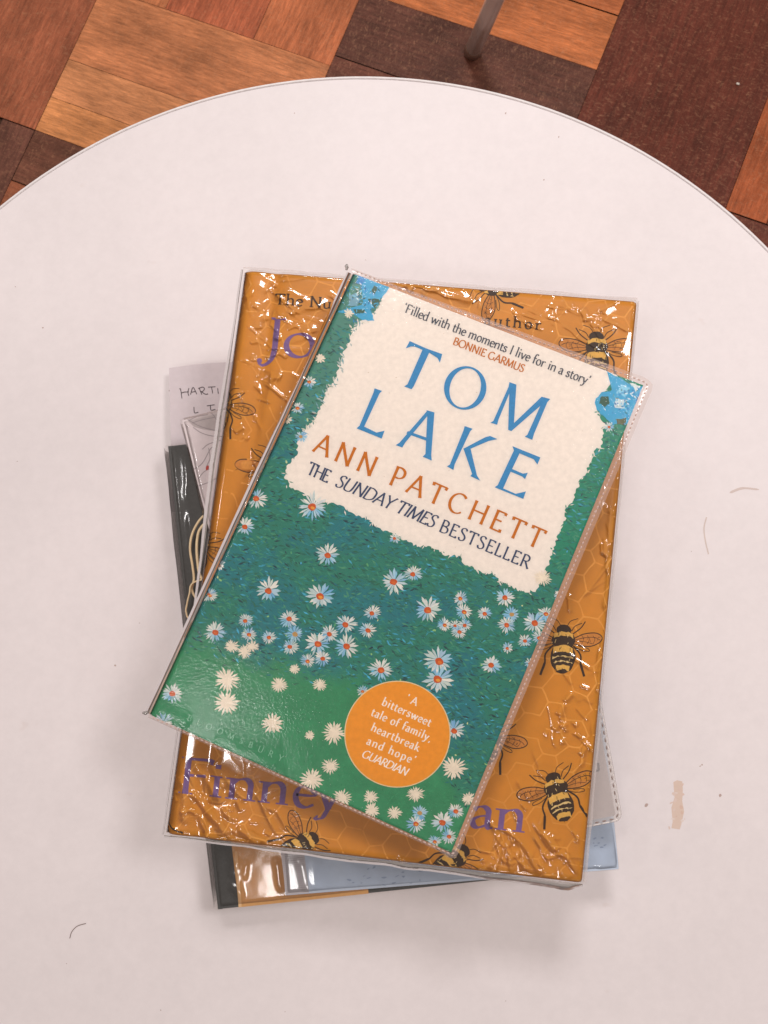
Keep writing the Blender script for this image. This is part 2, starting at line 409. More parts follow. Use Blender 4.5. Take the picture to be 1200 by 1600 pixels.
def inset_quad(q, l, t, r, b):
    """move the sides of an xy quad inwards by l t r b metres"""
    q = [np.array(p[:2], float) for p in q]; u = (q[1] - q[0]); u /= np.linalg.norm(u); v = q[3] - q[0]; v /= np.linalg.norm(v)
    return [q[0] + u * l + v * t, q[1] - u * r + v * t, q[2] - u * r - v * b, q[3] + u * l - v * b]

# ------------------------------------------------------------------ floor: old parquet
FP = lambda x, y: at(x, y, 0)[:2]
f0 = FP(517, 103); ax = FP(920, 255) - FP(57, -60); ax /= np.linalg.norm(ax)
_a = FP(517, 102) - FP(220, 0); ax = _a / np.linalg.norm(_a); by = np.array([ax[1], -ax[0]])   # a along the boards, b towards the camera
ab = lambda x, y: ((FP(x, y) - f0) @ ax, (FP(x, y) - f0) @ by)
fV, fF, fC, fU = [], [], [], []
def board(a0, a1, b0, b1, col, along='a', z=0.0, jit=.0006):
    g = .0003; b = len(fV); col = (col[0] * .96, col[1] * 1.02, min(1, col[2] * 1.16)); ox, oy = random.uniform(0, 40), random.uniform(0, 40)
    z += random.uniform(-.0003, .0003)
    for (a, bb) in ((a0 + g, b0 + g), (a1 - g, b0 + g), (a1 - g, b1 - g), (a0 + g, b1 - g)):
        p = f0 + ax * a + by * bb; fV.append((p[0], p[1], z + random.uniform(-.0002, .0002))); fC.append(col)
        fU.append((ox + (a if along == 'a' else bb), oy + (bb if along == 'a' else a)))
    fF.append((b + 3, b + 2, b + 1, b))
DK, RD, OR, TN, BR_ = S(92, 55, 42), S(150, 78, 50), S(190, 112, 62), S(212, 140, 84), S(112, 62, 42)
A = lambda x, y: ab(x, y)[0]
B = lambda x, y: ab(x, y)[1]
aL = A(107, 92); aE = A(516, 103); aG = A(938, 95); aH = A(1170, 230)
bA = 0.0; bB = B(107, 92); bC = B(82, 152); bD = B(58, 204); bF = B(775, 57); bF0 = bF
vis = []
def vb(*a, **k): vis.append(a[:4]); board(*a, **k)
bTop, bBot = bA - .5, bD + .5
# left column: long boards running towards the camera
vb(aL - .15, aL, bTop, bD + .0, S(166, 92, 60), along='b')
vb(aL - .23, aL - .151, bTop, bD + .02, S(160, 84, 54), along='b')
vb(aL - .045, aL - .0, bD + .001, bD + .2, S(112, 68, 52), along='b'); vb(aL - .12, aL - .046, bD + .021, bD + .2, S(186, 108, 66), along='b')
# tan block
vb(aL, aE, bA, bB, S(198, 122, 76)); vb(aL, aE, bB, bC, S(208, 134, 84)); vb(aL, aE, bC, bD, S(212, 136, 80))
vb(aL, aE, bD, bD + .07, S(110, 66, 48)); vb(aL, aE, bD + .071, bD + .2, S(150, 84, 54))
# block above it, boards running away
a1, a2 = A(258, 14), A(400, 52)
vb(aL, a1, bTop, bA, S(190, 112, 68), along='b'); vb(a1, a2, bTop, bA, S(178, 94, 60), along='b'); vb(a2, aE, bTop, bA, S(192, 108, 66), along='b')
# block of dark boards behind the table
vb(aE, aG, bF, bF + .09, S(98, 58, 44)); vb(aE, aG, bF + .091, bF + .16, S(108, 62, 46))
vb(aE, aG, bF - .075, bF, S(190, 108, 60)); vb(aE, aG, bF - .15, bF - .076, S(182, 100, 56)); vb(aE, aG, bTop, bF - .151, S(120, 68, 46))
# right column
a3 = A(1060, 120); a4 = A(1170, 230)
vb(aG, a4, bTop, bF + .115, S(104, 50, 35), along='b'); vb(aG, a3, bF + .116, bF + .2, S(98, 48, 34), along='b'); vb(a4, a4 + .05, bTop, bF + .115, S(168, 86, 48), along='b')
vb(a4 + .0505, a4 + .12, bTop, bF + .115, S(122, 60, 38), along='b')
vb(a3, a4 + .12, bF + .116, bF + .2, S(110, 56, 40))
bs = .245
for i in range(-8, 9):
    for j in range(-6, 9):
        for k in range(3):
            al = (i + j) % 2
            x0, x1, y0, y1 = (i * bs, (i + 1) * bs, j * bs + k * bs / 3, j * bs + (k + 1) * bs / 3) if al else (i * bs + k * bs / 3, i * bs + (k + 1) * bs / 3, j * bs, (j + 1) * bs)
            # keep out of the boards laid above: cut to what is left on one side
            if any(x0 < v[1] and x1 > v[0] and y0 < v[3] and y1 > v[2] for v in vis): 
                cand = [v for v in vis if x0 < v[1] and x1 > v[0] and y0 < v[3] and y1 > v[2]]
                lo, hi = min(v[0] for v in vis), max(v[1] for v in vis); lb, hb = min(v[2] for v in vis), min(v[3] for v in cand)
                if x0 < lo: x1 = lo
                elif x1 > hi: x0 = hi
                elif y0 < lb: y1 = lb
                else:
                    m_ = max(v[3] for v in cand)
                    if y1 > m_: y0 = m_
                    else: continue
                if any(x0 < v[1] - 1e-6 and x1 > v[0] + 1e-6 and y0 < v[3] - 1e-6 and y1 > v[2] + 1e-6 for v in vis): continue
            board(x0, x1, y0, y1, random.choice([DK, RD, OR, TN, BR_, RD]), along='a' if al else 'b')
# dark sub-floor in the joints
b = len(fV)
for p in ((-4, -4), (4, -4), (4, 4), (-4, 4)): fV.append((p[0], p[1], -.0045)); fC.append(S(45, 26, 20)); fU.append((p[0], p[1]))
fF.append((b, b + 1, b + 2, b + 3))
m, n, l, p = new_mat('parquet_wood')
a = n.new('ShaderNodeAttribute'); a.attribute_name = 'col'
uvn = n.new('ShaderNodeUVMap'); uvn.uv_map = 'uv'
def noise_on(scale_xy, scale, detail=5, rough=.6, dist=0):
    mp = n.new('ShaderNodeMapping'); mp.inputs['Scale'].default_value = (scale_xy[0], scale_xy[1], 1); l.new(uvn.outputs[0], mp.inputs[0])
    nz = n.new('ShaderNodeTexNoise'); nz.inputs['Scale'].default_value = scale; nz.inputs['Detail'].default_value = detail
    nz.inputs['Roughness'].default_value = rough; nz.inputs['Distortion'].default_value = dist; l.new(mp.outputs[0], nz.inputs['Vector']); return nz
def mrange(src, a0, a1, b0, b1):
    r = n.new('ShaderNodeMapRange'); r.inputs[1].default_value = a0; r.inputs[2].default_value = a1; r.inputs[3].default_value = b0; r.inputs[4].default_value = b1
    l.new(src, r.inputs[0]); return r
def mult(x, y):
    q = n.new('ShaderNodeMath'); q.operation = 'MULTIPLY'; l.new(x, q.inputs[0]); l.new(y, q.inputs[1]); return q
g1 = noise_on((6, 60), 3, 6, .65, .6); g2 = noise_on((30, 420), 2, 4, .7); g3 = noise_on((5, 9), 2, 3); g4 = noise_on((200, 90), 1.5, 5, .8, 1.2); g5 = noise_on((260, 700), 3, 3, .8); g6 = noise_on((9, 60), 5, 6, .8, .8)
v = mult(mult(mrange(g1.outputs[0], .3, .7, .72, 1.22).outputs[0], mrange(g2.outputs[0], .3, .7, .72, 1.25).outputs[0]).outputs[0], mrange(g3.outputs[0], .3, .7, .68, 1.2).outputs[0])
gm = n.new('ShaderNodeMath'); gm.operation = 'MULTIPLY'; gm.inputs[1].default_value = 1.22; v = mult(v.outputs[0], mrange(g6.outputs[0], .3, .7, .66, 1.3).outputs[0]); v = mult(v.outputs[0], mrange(g5.outputs[0], .25, .75, .8, 1.2).outputs[0]); l.new(v.outputs[0], gm.inputs[0])
hs = n.new('ShaderNodeHueSaturation'); l.new(a.outputs['Color'], hs.inputs['Color']); l.new(gm.outputs[0], hs.inputs['Value'])
mix = n.new('ShaderNodeMix'); mix.data_type = 'RGBA'                      # pale scuffs worn through the varnish
sc = mrange(g4.outputs[0], .53, .72, 0, .5); l.new(sc.outputs[0], mix.inputs[0]); l.new(hs.outputs[0], mix.inputs[6]); mix.inputs[7].default_value = S(206, 150, 112) + (1,)
l.new(mix.outputs[2], p.inputs['Base Color'])
l.new(mrange(g4.outputs[0], .3, .8, .22, .5).outputs[0], p.inputs['Roughness']); p.inputs['Specular IOR Level'].default_value = .35
bp = n.new('ShaderNodeBump'); bp.inputs['Strength'].default_value = .35; bp.inputs['Distance'].default_value = .0006; l.new(g2.outputs[0], bp.inputs['Height']); l.new(bp.outputs[0], p.inputs['Normal'])
tag(link('floor', fV, fF, m, None, fC, uv=fU), None, None, kind='structure')

# ------------------------------------------------------------------ round white table
TC = np.array([-.04441, -.00437]); TR = .3078
tb = empty('round_table', (TC[0], TC[1], 0))
tag(tb, 'round white laminate side table with thin edge band, holding the stack of books', 'table')
NS = 256
def lathe(profile, seg=NS):
    V, Fs = [], []
    for r, z in profile:
        for k in range(seg):
            t = 2 * math.pi * k / seg; V.append((TC[0] + r * math.cos(t), TC[1] + r * math.sin(t), z))
    for i in range(len(profile) - 1):
        for k in range(seg): j = (k + 1) % seg; Fs.append((i * seg + k, i * seg + j, (i + 1) * seg + j, (i + 1) * seg + k))
    return V, Fs
m, n, l, p = new_mat('white_laminate')
tc = n.new('ShaderNodeTexCoord')
a = n.new('ShaderNodeAttribute'); a.attribute_name = 'col'
def nz_obj(scale, detail=4, rough=.6):
    q = n.new('ShaderNodeTexNoise'); q.inputs['Scale'].default_value = scale; q.inputs['Detail'].default_value = detail; q.inputs['Roughness'].default_value = rough
    l.new(tc.outputs['Object'], q.inputs['Vector']); return q
n1, n2, n3 = nz_obj(9, 5), nz_obj(160, 4, .7), nz_obj(55, 3)
v = mult(mrange(n1.outputs[0], .3, .7, .95, 1.02).outputs[0], mrange(n2.outputs[0], .3, .7, .972, 1.02).outputs[0])
hs = n.new('ShaderNodeHueSaturation'); l.new(a.outputs['Color'], hs.inputs['Color']); l.new(v.outputs[0], hs.inputs['Value'])
mix = n.new('ShaderNodeMix'); mix.data_type = 'RGBA'; sp = mrange(n3.outputs[0], .72, .8, 0, .25)   # faint grubby specks
l.new(sp.outputs[0], mix.inputs[0]); l.new(hs.outputs[0], mix.inputs[6]); mix.inputs[7].default_value = S(205, 180, 170) + (1,)
l.new(mix.outputs[2], p.inputs['Base Color']); l.new(mrange(n1.outputs[0], .3, .7, .4, .52).outputs[0], p.inputs['Roughness']); p.inputs['Specular IOR Level'].default_value = .3
WHT = S(238, 229, 230)
V, Fs = lathe([(.0001, ZT - .022), (TR - .0022, ZT - .022), (TR - .0022, ZT - .0003), (TR - .0025, ZT), (.15, ZT), (.0001, ZT)])
Cc = [WHT] * len(V)
tS = Surf([(0, 0), (1200, 0), (1200, 1600), (0, 1600)], ZT)
tart = Art(tS)
ST = S(226, 202, 188)
tart.poly([(1052, 1222), (1058, 1219), (1066, 1221), (1067, 1235), (1066, 1252), (1069, 1268), (1064, 1290), (1062, 1296), (1049, 1294), (1051, 1284), (1049, 1262), (1054, 1246)], ST, .00002)
for _ in range(16):
    y_ = random.uniform(1222, 1294); x_ = random.choice([random.gauss(1049, 2), random.gauss(1067, 2), random.uniform(1050, 1066)])
    tart.disc((x_, y_), random.uniform(1, 3.5), random.uniform(1, 4), random.random() * 3, random.choice([S(228, 206, 196), S(222, 192, 176), S(226, 200, 188), S(234, 218, 212)]), .00003 + random.uniform(0, 1e-5), 8, .3)
for c, r in (((1010, 1258), 3), ((1094, 1197), 1.4), ((1097, 1195), 1.2), ((1125, 1243), 2), ((790, 177), 1.2), ((873, 214), 1.5), ((850, 281), 1.3), ((67, 512), 1.5), ((24, 448), 1), ((460, 177), 1.2), ((930, 1150), 1.6), ((180, 1040), 1.5)):
    tart.disc(c, r, r * random.uniform(.6, 1.3), random.random() * 3, S(190, 166, 158), .00003, 8, .25)
tart.stroke(catmull([(1140, 770), (1160, 763), (1186, 765)]), [1] + [4] * 6 + [3] * 5 + [1], S(214, 196, 190), .00003)
tart.stroke(catmull([(1104, 808), (1100, 825), (1102, 845), (1107, 866)]), 2, S(214, 196, 188), .00003)
for _ in range(24):
    x, y = random.uniform(0, 1200), random.uniform(350, 1600)
    tart.disc((x, y), random.uniform(.5, 1.1), random.uniform(.5, 1.1), 0, S(178, 156, 150), .00002, 6, .3)
bs_ = len(V); V += [tuple(q) for q in tart.V]
for f in tart.F:
    a_, b_, c_ = (np.array(tart.V[i]) for i in f[:3]); ff = f if np.cross(b_ - a_, c_ - a_)[2] > 0 else f[::-1]
    Fs.append(tuple(i + bs_ for i in ff))
Cc += tart.C
link('tabletop', V, Fs, m, tb, Cc)
V, Fs = lathe([(TR - .0019, ZT - .022), (TR - .0019, ZT - .0004), (TR - .0016, ZT + .0001), (TR - .0006, ZT - .0001), (TR, ZT - .0008), (TR, ZT - .0215), (TR - .0004, ZT - .022), (TR - .0019, ZT - .022)])
link('edge_band', V, Fs, mat_plain('edge_plastic', S(240, 234, 234), .3), tb, smooth=False)
V, Fs = lathe([(TR - .0024, ZT - .021), (TR - .0018, ZT - .021), (TR - .0018, ZT - .0009), (TR - .0024, ZT - .0009)])
link('glue_line', V, Fs, mat_plain('glue', S(70, 60, 60), .7), tb)
wm = mat_plain('white_steel', S(225, 222, 220), .35)
V, Fs = lathe([(.0001, ZT - .0225), (.11, ZT - .0225), (.11, ZT - .027), (.026, ZT - .03), (.026, .012), (.0001, .012)], 48); link('pedestal', V, Fs, wm, tb, smooth=False)
V, Fs = lathe([(.0001, .0115), (.19, .006), (.2, .003), (.2, .0006), (.0001, .0006)], 64); link('base', V, Fs, wm, tb)

# ------------------------------------------------------------------ chair leg behind the table, crumb, hair
chrome = mat_plain('chrome_tube', (.8, .76, .74), .22, metal=.35, spec=.9, vary=.12, vscale=60, stretch=(1, 1, .15))
foot = at(740, 76, .012); top_ = at(782, -20, .16)
up_ = (top_ - foot); up_ /= np.linalg.norm(up_)
ch = empty('chair', (foot[0], foot[1], 0)); tag(ch, 'chrome tubular chair leg standing on dark parquet behind the table', 'chair')
bend = foot + up_ * .44
V, Fs = tube([foot + up_ * t for t in (0, .1, .2, .3, .4)] + [bend, bend + np.array([.012, .02, .02]), bend + np.array([.05, .06, .03]), bend + np.array([.2, .25, .03])], .0098, 20)
lg = link('leg', V, Fs, chrome, ch, smooth=True)
V, Fs = tube([foot - up_ * .011, foot - up_ * .009, foot + up_ * .004, foot + up_ * .006], [.008, .0104, .0104, .01], 20)
link('foot_cap', V, Fs, mat_plain('worn_metal', S(128, 98, 84), .35), lg, smooth=True)
c = at(1153, 131, .0015)
V, Fs = tube([c + np.array([-.002, .001, 0]), c + np.array([-.001, .0005, 0]), c + np.array([.001, -.0004, 0]), c + np.array([.0018, -.001, 0])], [.0004, .0013, .0012, .0003], 7)
tag(link('crumb', V, Fs, mat_plain('crumb_white', S(240, 232, 220), .8), None, origin=c - np.array([0, 0, .0015])), 'tiny white crumb on the dark red parquet at the right', 'crumb')
hp = [at(x, y, ZT + .00025) for x, y in catmull([(109, 1466), (112, 1456), (121, 1447), (134, 1443)])]
V, Fs = tube(hp, .00016, 6)
tag(link('hair', V, Fs, mat_plain('hair_brown', S(120, 96, 88), .5), None, origin=hp[0]), 'short curved hair lying on the white tabletop', 'hair')

# ------------------------------------------------------------------ materials of the books
M_page = mat_plain('page_edges', S(232, 220, 204), .8, vary=.12, vscale=40, stretch=(1, 1, 60))
M_board = mat_plain('book_board', S(196, 120, 40), .5)
M_print = mat_attr('printed_paper', .45, .35, vary=.05, vscale=500)
M_ink = mat_attr('printing_ink', .5, .3, vary=.08, vscale=1200)
M_film = mat_film('clear_sleeve_plastic', 1.0, .085, base=.012)
M_film2 = mat_film('soft_sleeve_plastic', .8, .11, bump=.2, bscale=1100, base=.0)
M_seal = mat_film('sealed_sleeve_edge', 1.0, .18, milk=.26, milkcol=S(240, 214, 206), bump=.3, bscale=900)
M_rim = mat_film('folded_sleeve_rim', .8, .16, milk=.36, milkcol=S(244, 232, 230), bump=.3, bscale=500)

def book_base(quad, z0): c = sum(np.array(p[:2]) for p in quad) / 4; return (c[0], c[1], z0)

# ---- lowest: black and tan hardback
ZA0, ZA1 = ZT + .0006, ZT + .0245
sA = Surf([(263, 697), (752, 643), (830, 1369), (341, 1421)], ZA1)
bk = empty('hardback_book', book_base(sA.q, ZA0)); tag(bk, 'charcoal and tan hardback in clear wrap, lowest book of the stack', 'book')
M_char = mat_plain('charcoal_cloth', S(80, 79, 78), .5, vary=.12, vscale=900)
V, Fs = prism(round_poly(sA.q, .0022), ZA1 - .003, ZA1, .0004); fc = link('front_cover', V, Fs, M_char, bk)
V, Fs = prism(round_poly(sA.q, .0022), ZA0, ZA0 + .003, .0004); link('back_cover', V, Fs, M_char, bk)
iq = inset_quad(sA.q, .006, .004, .004, .004)
zs = ZA0 + .0125
V, Fs = merge(prism(iq, ZA0 + .003, zs - .0003), prism(iq, zs + .0003, ZA1 - .003)); link('page_block', V, Fs, M_page, bk)
def spine_mesh(q, z0, z1, bulge, inset=0):
    q = [np.array(p[:2]) for p in q]; out = q[0] - q[1]; out /= np.linalg.norm(out); V, Fs = [], []; N = 10
    for e in (q[0], q[3]):
        for k in range(N + 1):
            t = k / N; s = math.sin(math.pi * t); V.append((*(e + out * (bulge * s ** .6 + .0002)), z0 + (z1 - z0) * t))
        for k in range(N, -1, -1):
            t = k / N; s = math.sin(math.pi * t); V.append((*(e + out * (bulge * s ** .6 - .0022)), z0 + (z1 - z0) * t))
    n = 2 * N + 2
    for k in range(n): j = (k + 1) % n; Fs.append((k, j, n + j, n + k))
    Fs += [tuple(range(n))[::-1], tuple(range(n, 2 * n))]
    return V, Fs
V, Fs = spine_mesh(sA.q, ZA0 + .0002, ZA1 - .0002, .0015); link('spine', V, Fs, M_char, bk, smooth=False)
art = Art(sA, [np.array(p, float) for p in ((263, 697), (752, 643), (830, 1369), (341, 1421))])
TAN = S(214, 160, 100)
art.poly([(322, 990), (530, 960), (576, 1397), (374, 1420)], TAN, .0001)
art.poly([(367, 1330), (371, 1330), (378, 1419), (373, 1420)], S(232, 190, 140), .00014)
art.build('cover_panel', M_print, fc)
# its crackled wrap
CR_A = [(289, 705, 294, 790, .5), (294, 790, 308, 960, .7), (308, 960, 330, 1200, .6), (366, 1320, 376, 1410, .7), (372, 1340, 360, 1372, .6), (362, 1380, 380, 1404, .6), (385, 1345, 382, 1375, .5), (430, 1340, 440, 1395, .5)]
def crease_field(surf, creases, X, Y, ppm):
    """height (m) of straight folds given as photo px segments on the cover's plane, with height in mm"""
    HH = np.zeros_like(X); XX, YY = X, Y; nv, nu = X.shape
    c00, c01, c10 = (np.array([XX[j, i], YY[j, i]]) for j, i in ((0, 0), (0, nu - 1), (nv - 1, 0)))
    M = np.linalg.inv(np.array([c01 - c00, c10 - c00]).T)
    for cr in creases:
        a = at(cr[0], cr[1], surf.z)[:2]; b = at(cr[2], cr[3], surf.z)[:2]; hm = cr[4]; wd = (cr[5] if len(cr) > 5 else 1.3) * .001
        d = b - a; L = np.linalg.norm(d); d /= L
        ga, gb = M @ (a - c00), M @ (b - c00); mg = .035 + wd * 20
        i0, i1 = int((min(ga[0], gb[0]) - mg) * nu), int((max(ga[0], gb[0]) + mg) * nu) + 1; j0, j1 = int((min(ga[1], gb[1]) - mg) * nv), int((max(ga[1], gb[1]) + mg) * nv) + 1
        i0, j0 = max(0, i0), max(0, j0)
        if i1 <= i0 or j1 <= j0: continue
        X, Y, H = XX[j0:j1, i0:i1], YY[j0:j1, i0:i1], HH[j0:j1, i0:i1]
        s = (X - a[0]) * d[0] + (Y - a[1]) * d[1]; t = -(X - a[0]) * d[1] + (Y - a[1]) * d[0]
        t = t + .0012 * (vnoise(s * 180, s * 0 + cr[0], 5) - .5)
        env = np.clip(np.minimum(s, L - s) / (.18 * L) + .0, 0, 1)
        env = env * env * (3 - 2 * env)
        H += hm * .001 * env * np.exp(-np.abs(t / wd) ** 1.6) * (.6 + .8 * vnoise(s * 90, s * 0 + cr[1], 9))
    return HH
def hA(U, Vv, X, Y):
    e = np.minimum(np.minimum(U, 1 - U) * sA.w, np.minimum(Vv, 1 - Vv) * sA.h)
    drop = np.where(e < .0015, (.0015 - e) * .9, 0)
    return .0003 + .00009 * fbm(X * 130, Y * 90, 3) * np.clip((.055 - U * sA.w) / .02 + np.clip((Vv - .9) * 10, 0, 1), 0, 1) + np.minimum(crease_field(sA, CR_A, X, Y, 3), .0009) * .5 - drop
V, Fs, _, _ = grid_surface(sA, 150, 200, hA, (.0028, .0012, .0012, .0012), None)
zl = (ZA1 + .0007)
V[:, 2] = np.minimum(V[:, 2], zl)
nn = len(V)
link('plastic_sleeve', V, Fs, M_film, bk, smooth=True)
# side wall of the wrap, bulging out past the spine
def side_wrap(surf, z0, z1, off, corners, bul=.001, N=8):
    """curved plastic wall along one side of a book; corners = two uv points"""
    (u0, v0), (u1, v1) = corners; a, b = surf.xy(u0, v0), surf.xy(u1, v1); d = b - a; d /= np.linalg.norm(d); nrm = np.array([d[1], -d[0]])
    if (a - surf.c) @ nrm < 0: nrm = -nrm
    V, Fs = [], []; K = 60
    for i in range(K + 1):
        t = i / K; p = a + (b - a) * t
        for k in range(N + 1):
            s = k / N; o = off + bul * math.sin(math.pi * s) + .0007 * (vnoise(t * 14, s * 2, 4) - .5)
            V.append((*(p + nrm * o), z0 + (z1 - z0) * s))
    for i in range(K):
        for k in range(N): Fs.append((i * (N + 1) + k, (i + 1) * (N + 1) + k, (i + 1) * (N + 1) + k + 1, i * (N + 1) + k + 1))
    return V, Fs
V, Fs = side_wrap(sA, ZA0 + .0005, ZA1 - .0008, .0026, ((0, 0), (0, 1)), .0016); link('sleeve_side', V, Fs, M_rim, bk, smooth=True)

# paper slip tucked into its pages
pz = zs
slip_q = [(264, 575), (375, 566), (378, 790), (268, 790)]
V, Fs = [], []
NU, NV = 12, 24
for j in range(NV + 1):
    for i in range(NU + 1):
        u, v = i / NU, j / NV
        px = (1 - v) * ((1 - u) * 264 + u * 372) + v * ((1 - u) * 270 + u * 378); py = (1 - v) * (575 - 9 * math.sin(u * math.pi * .55)) + v * 800
        q = at(px, py, pz)
        out = max(0.0, (705 - py) / 130)
        q = at(px, py, pz - .0045 * out * out * (1 if out < 1.2 else 1)); V.append(tuple(q))
NN = len(V); V += [(x, y, z - .00012) for x, y, z in V]
for j in range(NV):
    for i in range(NU):
        k = j * (NU + 1) + i; Fs += [(k, k + NU + 1, k + NU + 2, k + 1), (NN + k, NN + k + 1, NN + k + NU + 2, NN + k + NU + 1)]
slip = link('paper_slip', V, Fs, mat_plain('slip_paper', S(214, 202, 206), .8, vary=.03), None, smooth=True, origin=at(318, 680, zs))
tag(slip, 'pale handwritten paper slip poking out above the charcoal book', 'paper slip')
class SlipS:
    def P(s, px, py, dz=0):
        o = max(0.0, (705 - py) / 130); q = at(px, py, pz - .0045 * o * o); q[2] += dz; return q
art = Art(SlipS()); PEN = S(84, 72, 76)
z5 = lambda X, Y: (230 + X / 7.5, 550 + Y / 7.5)
for st in ([(378, 432), (393, 440), (408, 545)], [(404, 480), (440, 470), (488, 468)], [(490, 425), (478, 470), (488, 515)], [(508, 500), (538, 415), (582, 495)], [(515, 472), (572, 462)],
           [(612, 428), (640, 500)], [(598, 428), (650, 412), (672, 432), (650, 462), (628, 466)], [(636, 466), (680, 494), (715, 492)], [(715, 412), (800, 408)], [(755, 412), (768, 485)], [(826, 425), (834, 490)],
           [(548, 645), (556, 712), (600, 706)], [(700, 632), (790, 618)], [(742, 628), (748, 680), (800, 672)]):
    art.stroke(catmull([z5(*q) for q in st], 4), 1.25, PEN, .00015 + random.uniform(0, 1e-5))
art.build('handwriting', M_ink, slip)

# ---- blue paperback
ZB0, ZB1 = ZT + .0256, ZT + .0345
sB = Surf([(389, 664), (892, 622), (967, 1358), (446, 1399)], ZB1)
bk = empty('paperback_book', book_base(sB.q, ZB0)); tag(bk, 'pale blue grey book under plastic, second from the bottom of the stack', 'book')
M_blue = mat_attr('blue_cover', .4, .4, vary=.06, vscale=120)
V, Fs = prism(round_poly(sB.q, .0008), ZB1 - .0006, ZB1); fc = link('front_cover', V, Fs, M_blue, bk, [S(190, 202, 220)] * len(V))
V, Fs = prism(round_poly(sB.q, .0008), ZB0, ZB0 + .0006); link('back_cover', V, Fs, M_blue, bk, [S(190, 202, 220)] * len(V))
V, Fs = prism(inset_quad(sB.q, .0008, .0006, .0008, .0006), ZB0 + .0006, ZB1 - .0006); link('page_block', V, Fs, M_page, bk)
art = Art(sB)
art.poly([(438, 1325), (474, 1322), (483, 1395), (447, 1398)], S(196, 190, 194), .00004)
for k in range(22): art.stroke([(440 + k * .35, 1326 + k * 3.3), (472 + k * .45, 1323 + k * 3.3)], .6, S(160, 154, 160), .00006)
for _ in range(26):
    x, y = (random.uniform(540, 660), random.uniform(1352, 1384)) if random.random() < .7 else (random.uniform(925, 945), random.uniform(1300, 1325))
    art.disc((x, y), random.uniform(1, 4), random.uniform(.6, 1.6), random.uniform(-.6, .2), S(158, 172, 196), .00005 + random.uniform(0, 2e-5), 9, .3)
art.build('cover_print', M_print, fc)
CR_B = [(470, 1340, 478, 1392, .45, 2.2), (488, 1330, 492, 1396, .5, 3), (476, 1388, 486, 1391, .4, 1.5), (930, 1355, 966, 1350, .4, 2), (955, 1290, 963, 1356, .35, 1.2)]
def hB(U, Vv, X, Y):
    e = np.minimum(np.minimum(U, 1 - U) * sB.w, np.minimum(Vv, 1 - Vv) * sB.h)
    return .0002 + .00015 * fbm(X * 60, Y * 60, 8) + .6 * np.minimum(crease_field(sB, CR_B, X, Y, 3), .0008) - np.where(e < .0012, (.0012 - e) * .8, 0)
V, Fs, _, _ = grid_surface(sB, 140, 200, hB, (.0006, .0006, .0006, .0008)); link('plastic_sleeve', V, Fs, M_film, bk, smooth=True)

# ---- white paperback with line drawings (left) and white stitched one (right)
ZC0, ZC1 = ZT + .0356, ZT + .0448
sC = Surf([(284, 657), (703, 552), (863, 1193), (445, 1298)], ZC1)
bk = empty('paperback_book', book_base(sC.q, ZC0)); tag(bk, 'white paperback with faint flower line drawings, its wrapped corner showing at the stack\'s left', 'book')
M_wht = mat_attr('white_cover', .4, .35, vary=.03)
CW = S(222, 210, 212)
V, Fs = prism(round_poly(sC.q, .0008), ZC1 - .0006, ZC1); fc = link('front_cover', V, Fs, M_wht, bk, [CW] * len(V))
V, Fs = prism(round_poly(sC.q, .0008), ZC0, ZC0 + .0006); link('back_cover', V, Fs, M_wht, bk, [CW] * len(V))
V, Fs = prism(inset_quad(sC.q, .0008, .0006, .0008, .0006), ZC0 + .0006, ZC1 - .0006); link('page_block', V, Fs, M_page, bk)
art = Art(sC, [np.array(p, float) for p in ((284, 657), (703, 552), (863, 1193), (445, 1298))]); LN = S(150, 138, 142)
art.poly([(293, 657), (300, 650), (345, 638), (345, 675), (318, 671), (303, 667)], S(190, 178, 178), .00004)
for st in ([(293, 655), (304, 662), (318, 668), (342, 674)], [(295, 657), (308, 651), (325, 648)], [(300, 661), (316, 656), (336, 652)], [(302, 668), (314, 676), (330, 681), (350, 682)], [(325, 640), (336, 652), (343, 668)], [(316, 702), (326, 694), (345, 688)], [(300, 735), (316, 724), (330, 700), (336, 704)], [(310, 748), (318, 738), (330, 731)], [(326, 700), (328, 716), (322, 730)], [(308, 760), (330, 752), (345, 742)]):
    art.stroke(catmull(st), .9, LN, .00008 + random.uniform(0, 1e-5))
art.disc((324, 731), 2.2, 4, .3, S(190, 70, 60), .0001)
art.build('cover_print', M_print, fc)
CR_C = [(297, 664, 318, 800, .8, 1.7), (286, 660, 300, 664, .5, 1.2), (300, 650, 345, 638, .4, 1.2)]
def hC(U, Vv, X, Y):
    e = np.minimum(np.minimum(U, 1 - U) * sC.w, np.minimum(Vv, 1 - Vv) * sC.h)
    return .0002 + .0002 * fbm(X * 90, Y * 90, 18) + .5 * np.minimum(crease_field(sC, CR_C, X, Y, 3), .001) - np.where(e < .0014, (.0014 - e) * .9, 0)
V, Fs, _, _ = grid_surface(sC, 120, 180, hC, (.0012, .0012, .0012, .0012)); link('plastic_sleeve', V, Fs, M_film, bk, smooth=True)
V, Fs = side_wrap(sC, ZC0 + .0005, ZC1 - .0006, .0011, ((0, 0), (0, 1)), .0005); V2, F2 = side_wrap(sC, ZC0 + .0005, ZC1 - .0006, .0011, ((0, 0), (1, 0)), .0005)
V, Fs = merge((V, Fs), (V2, F2)); link('sleeve_side', V, Fs, M_rim, bk, smooth=True)

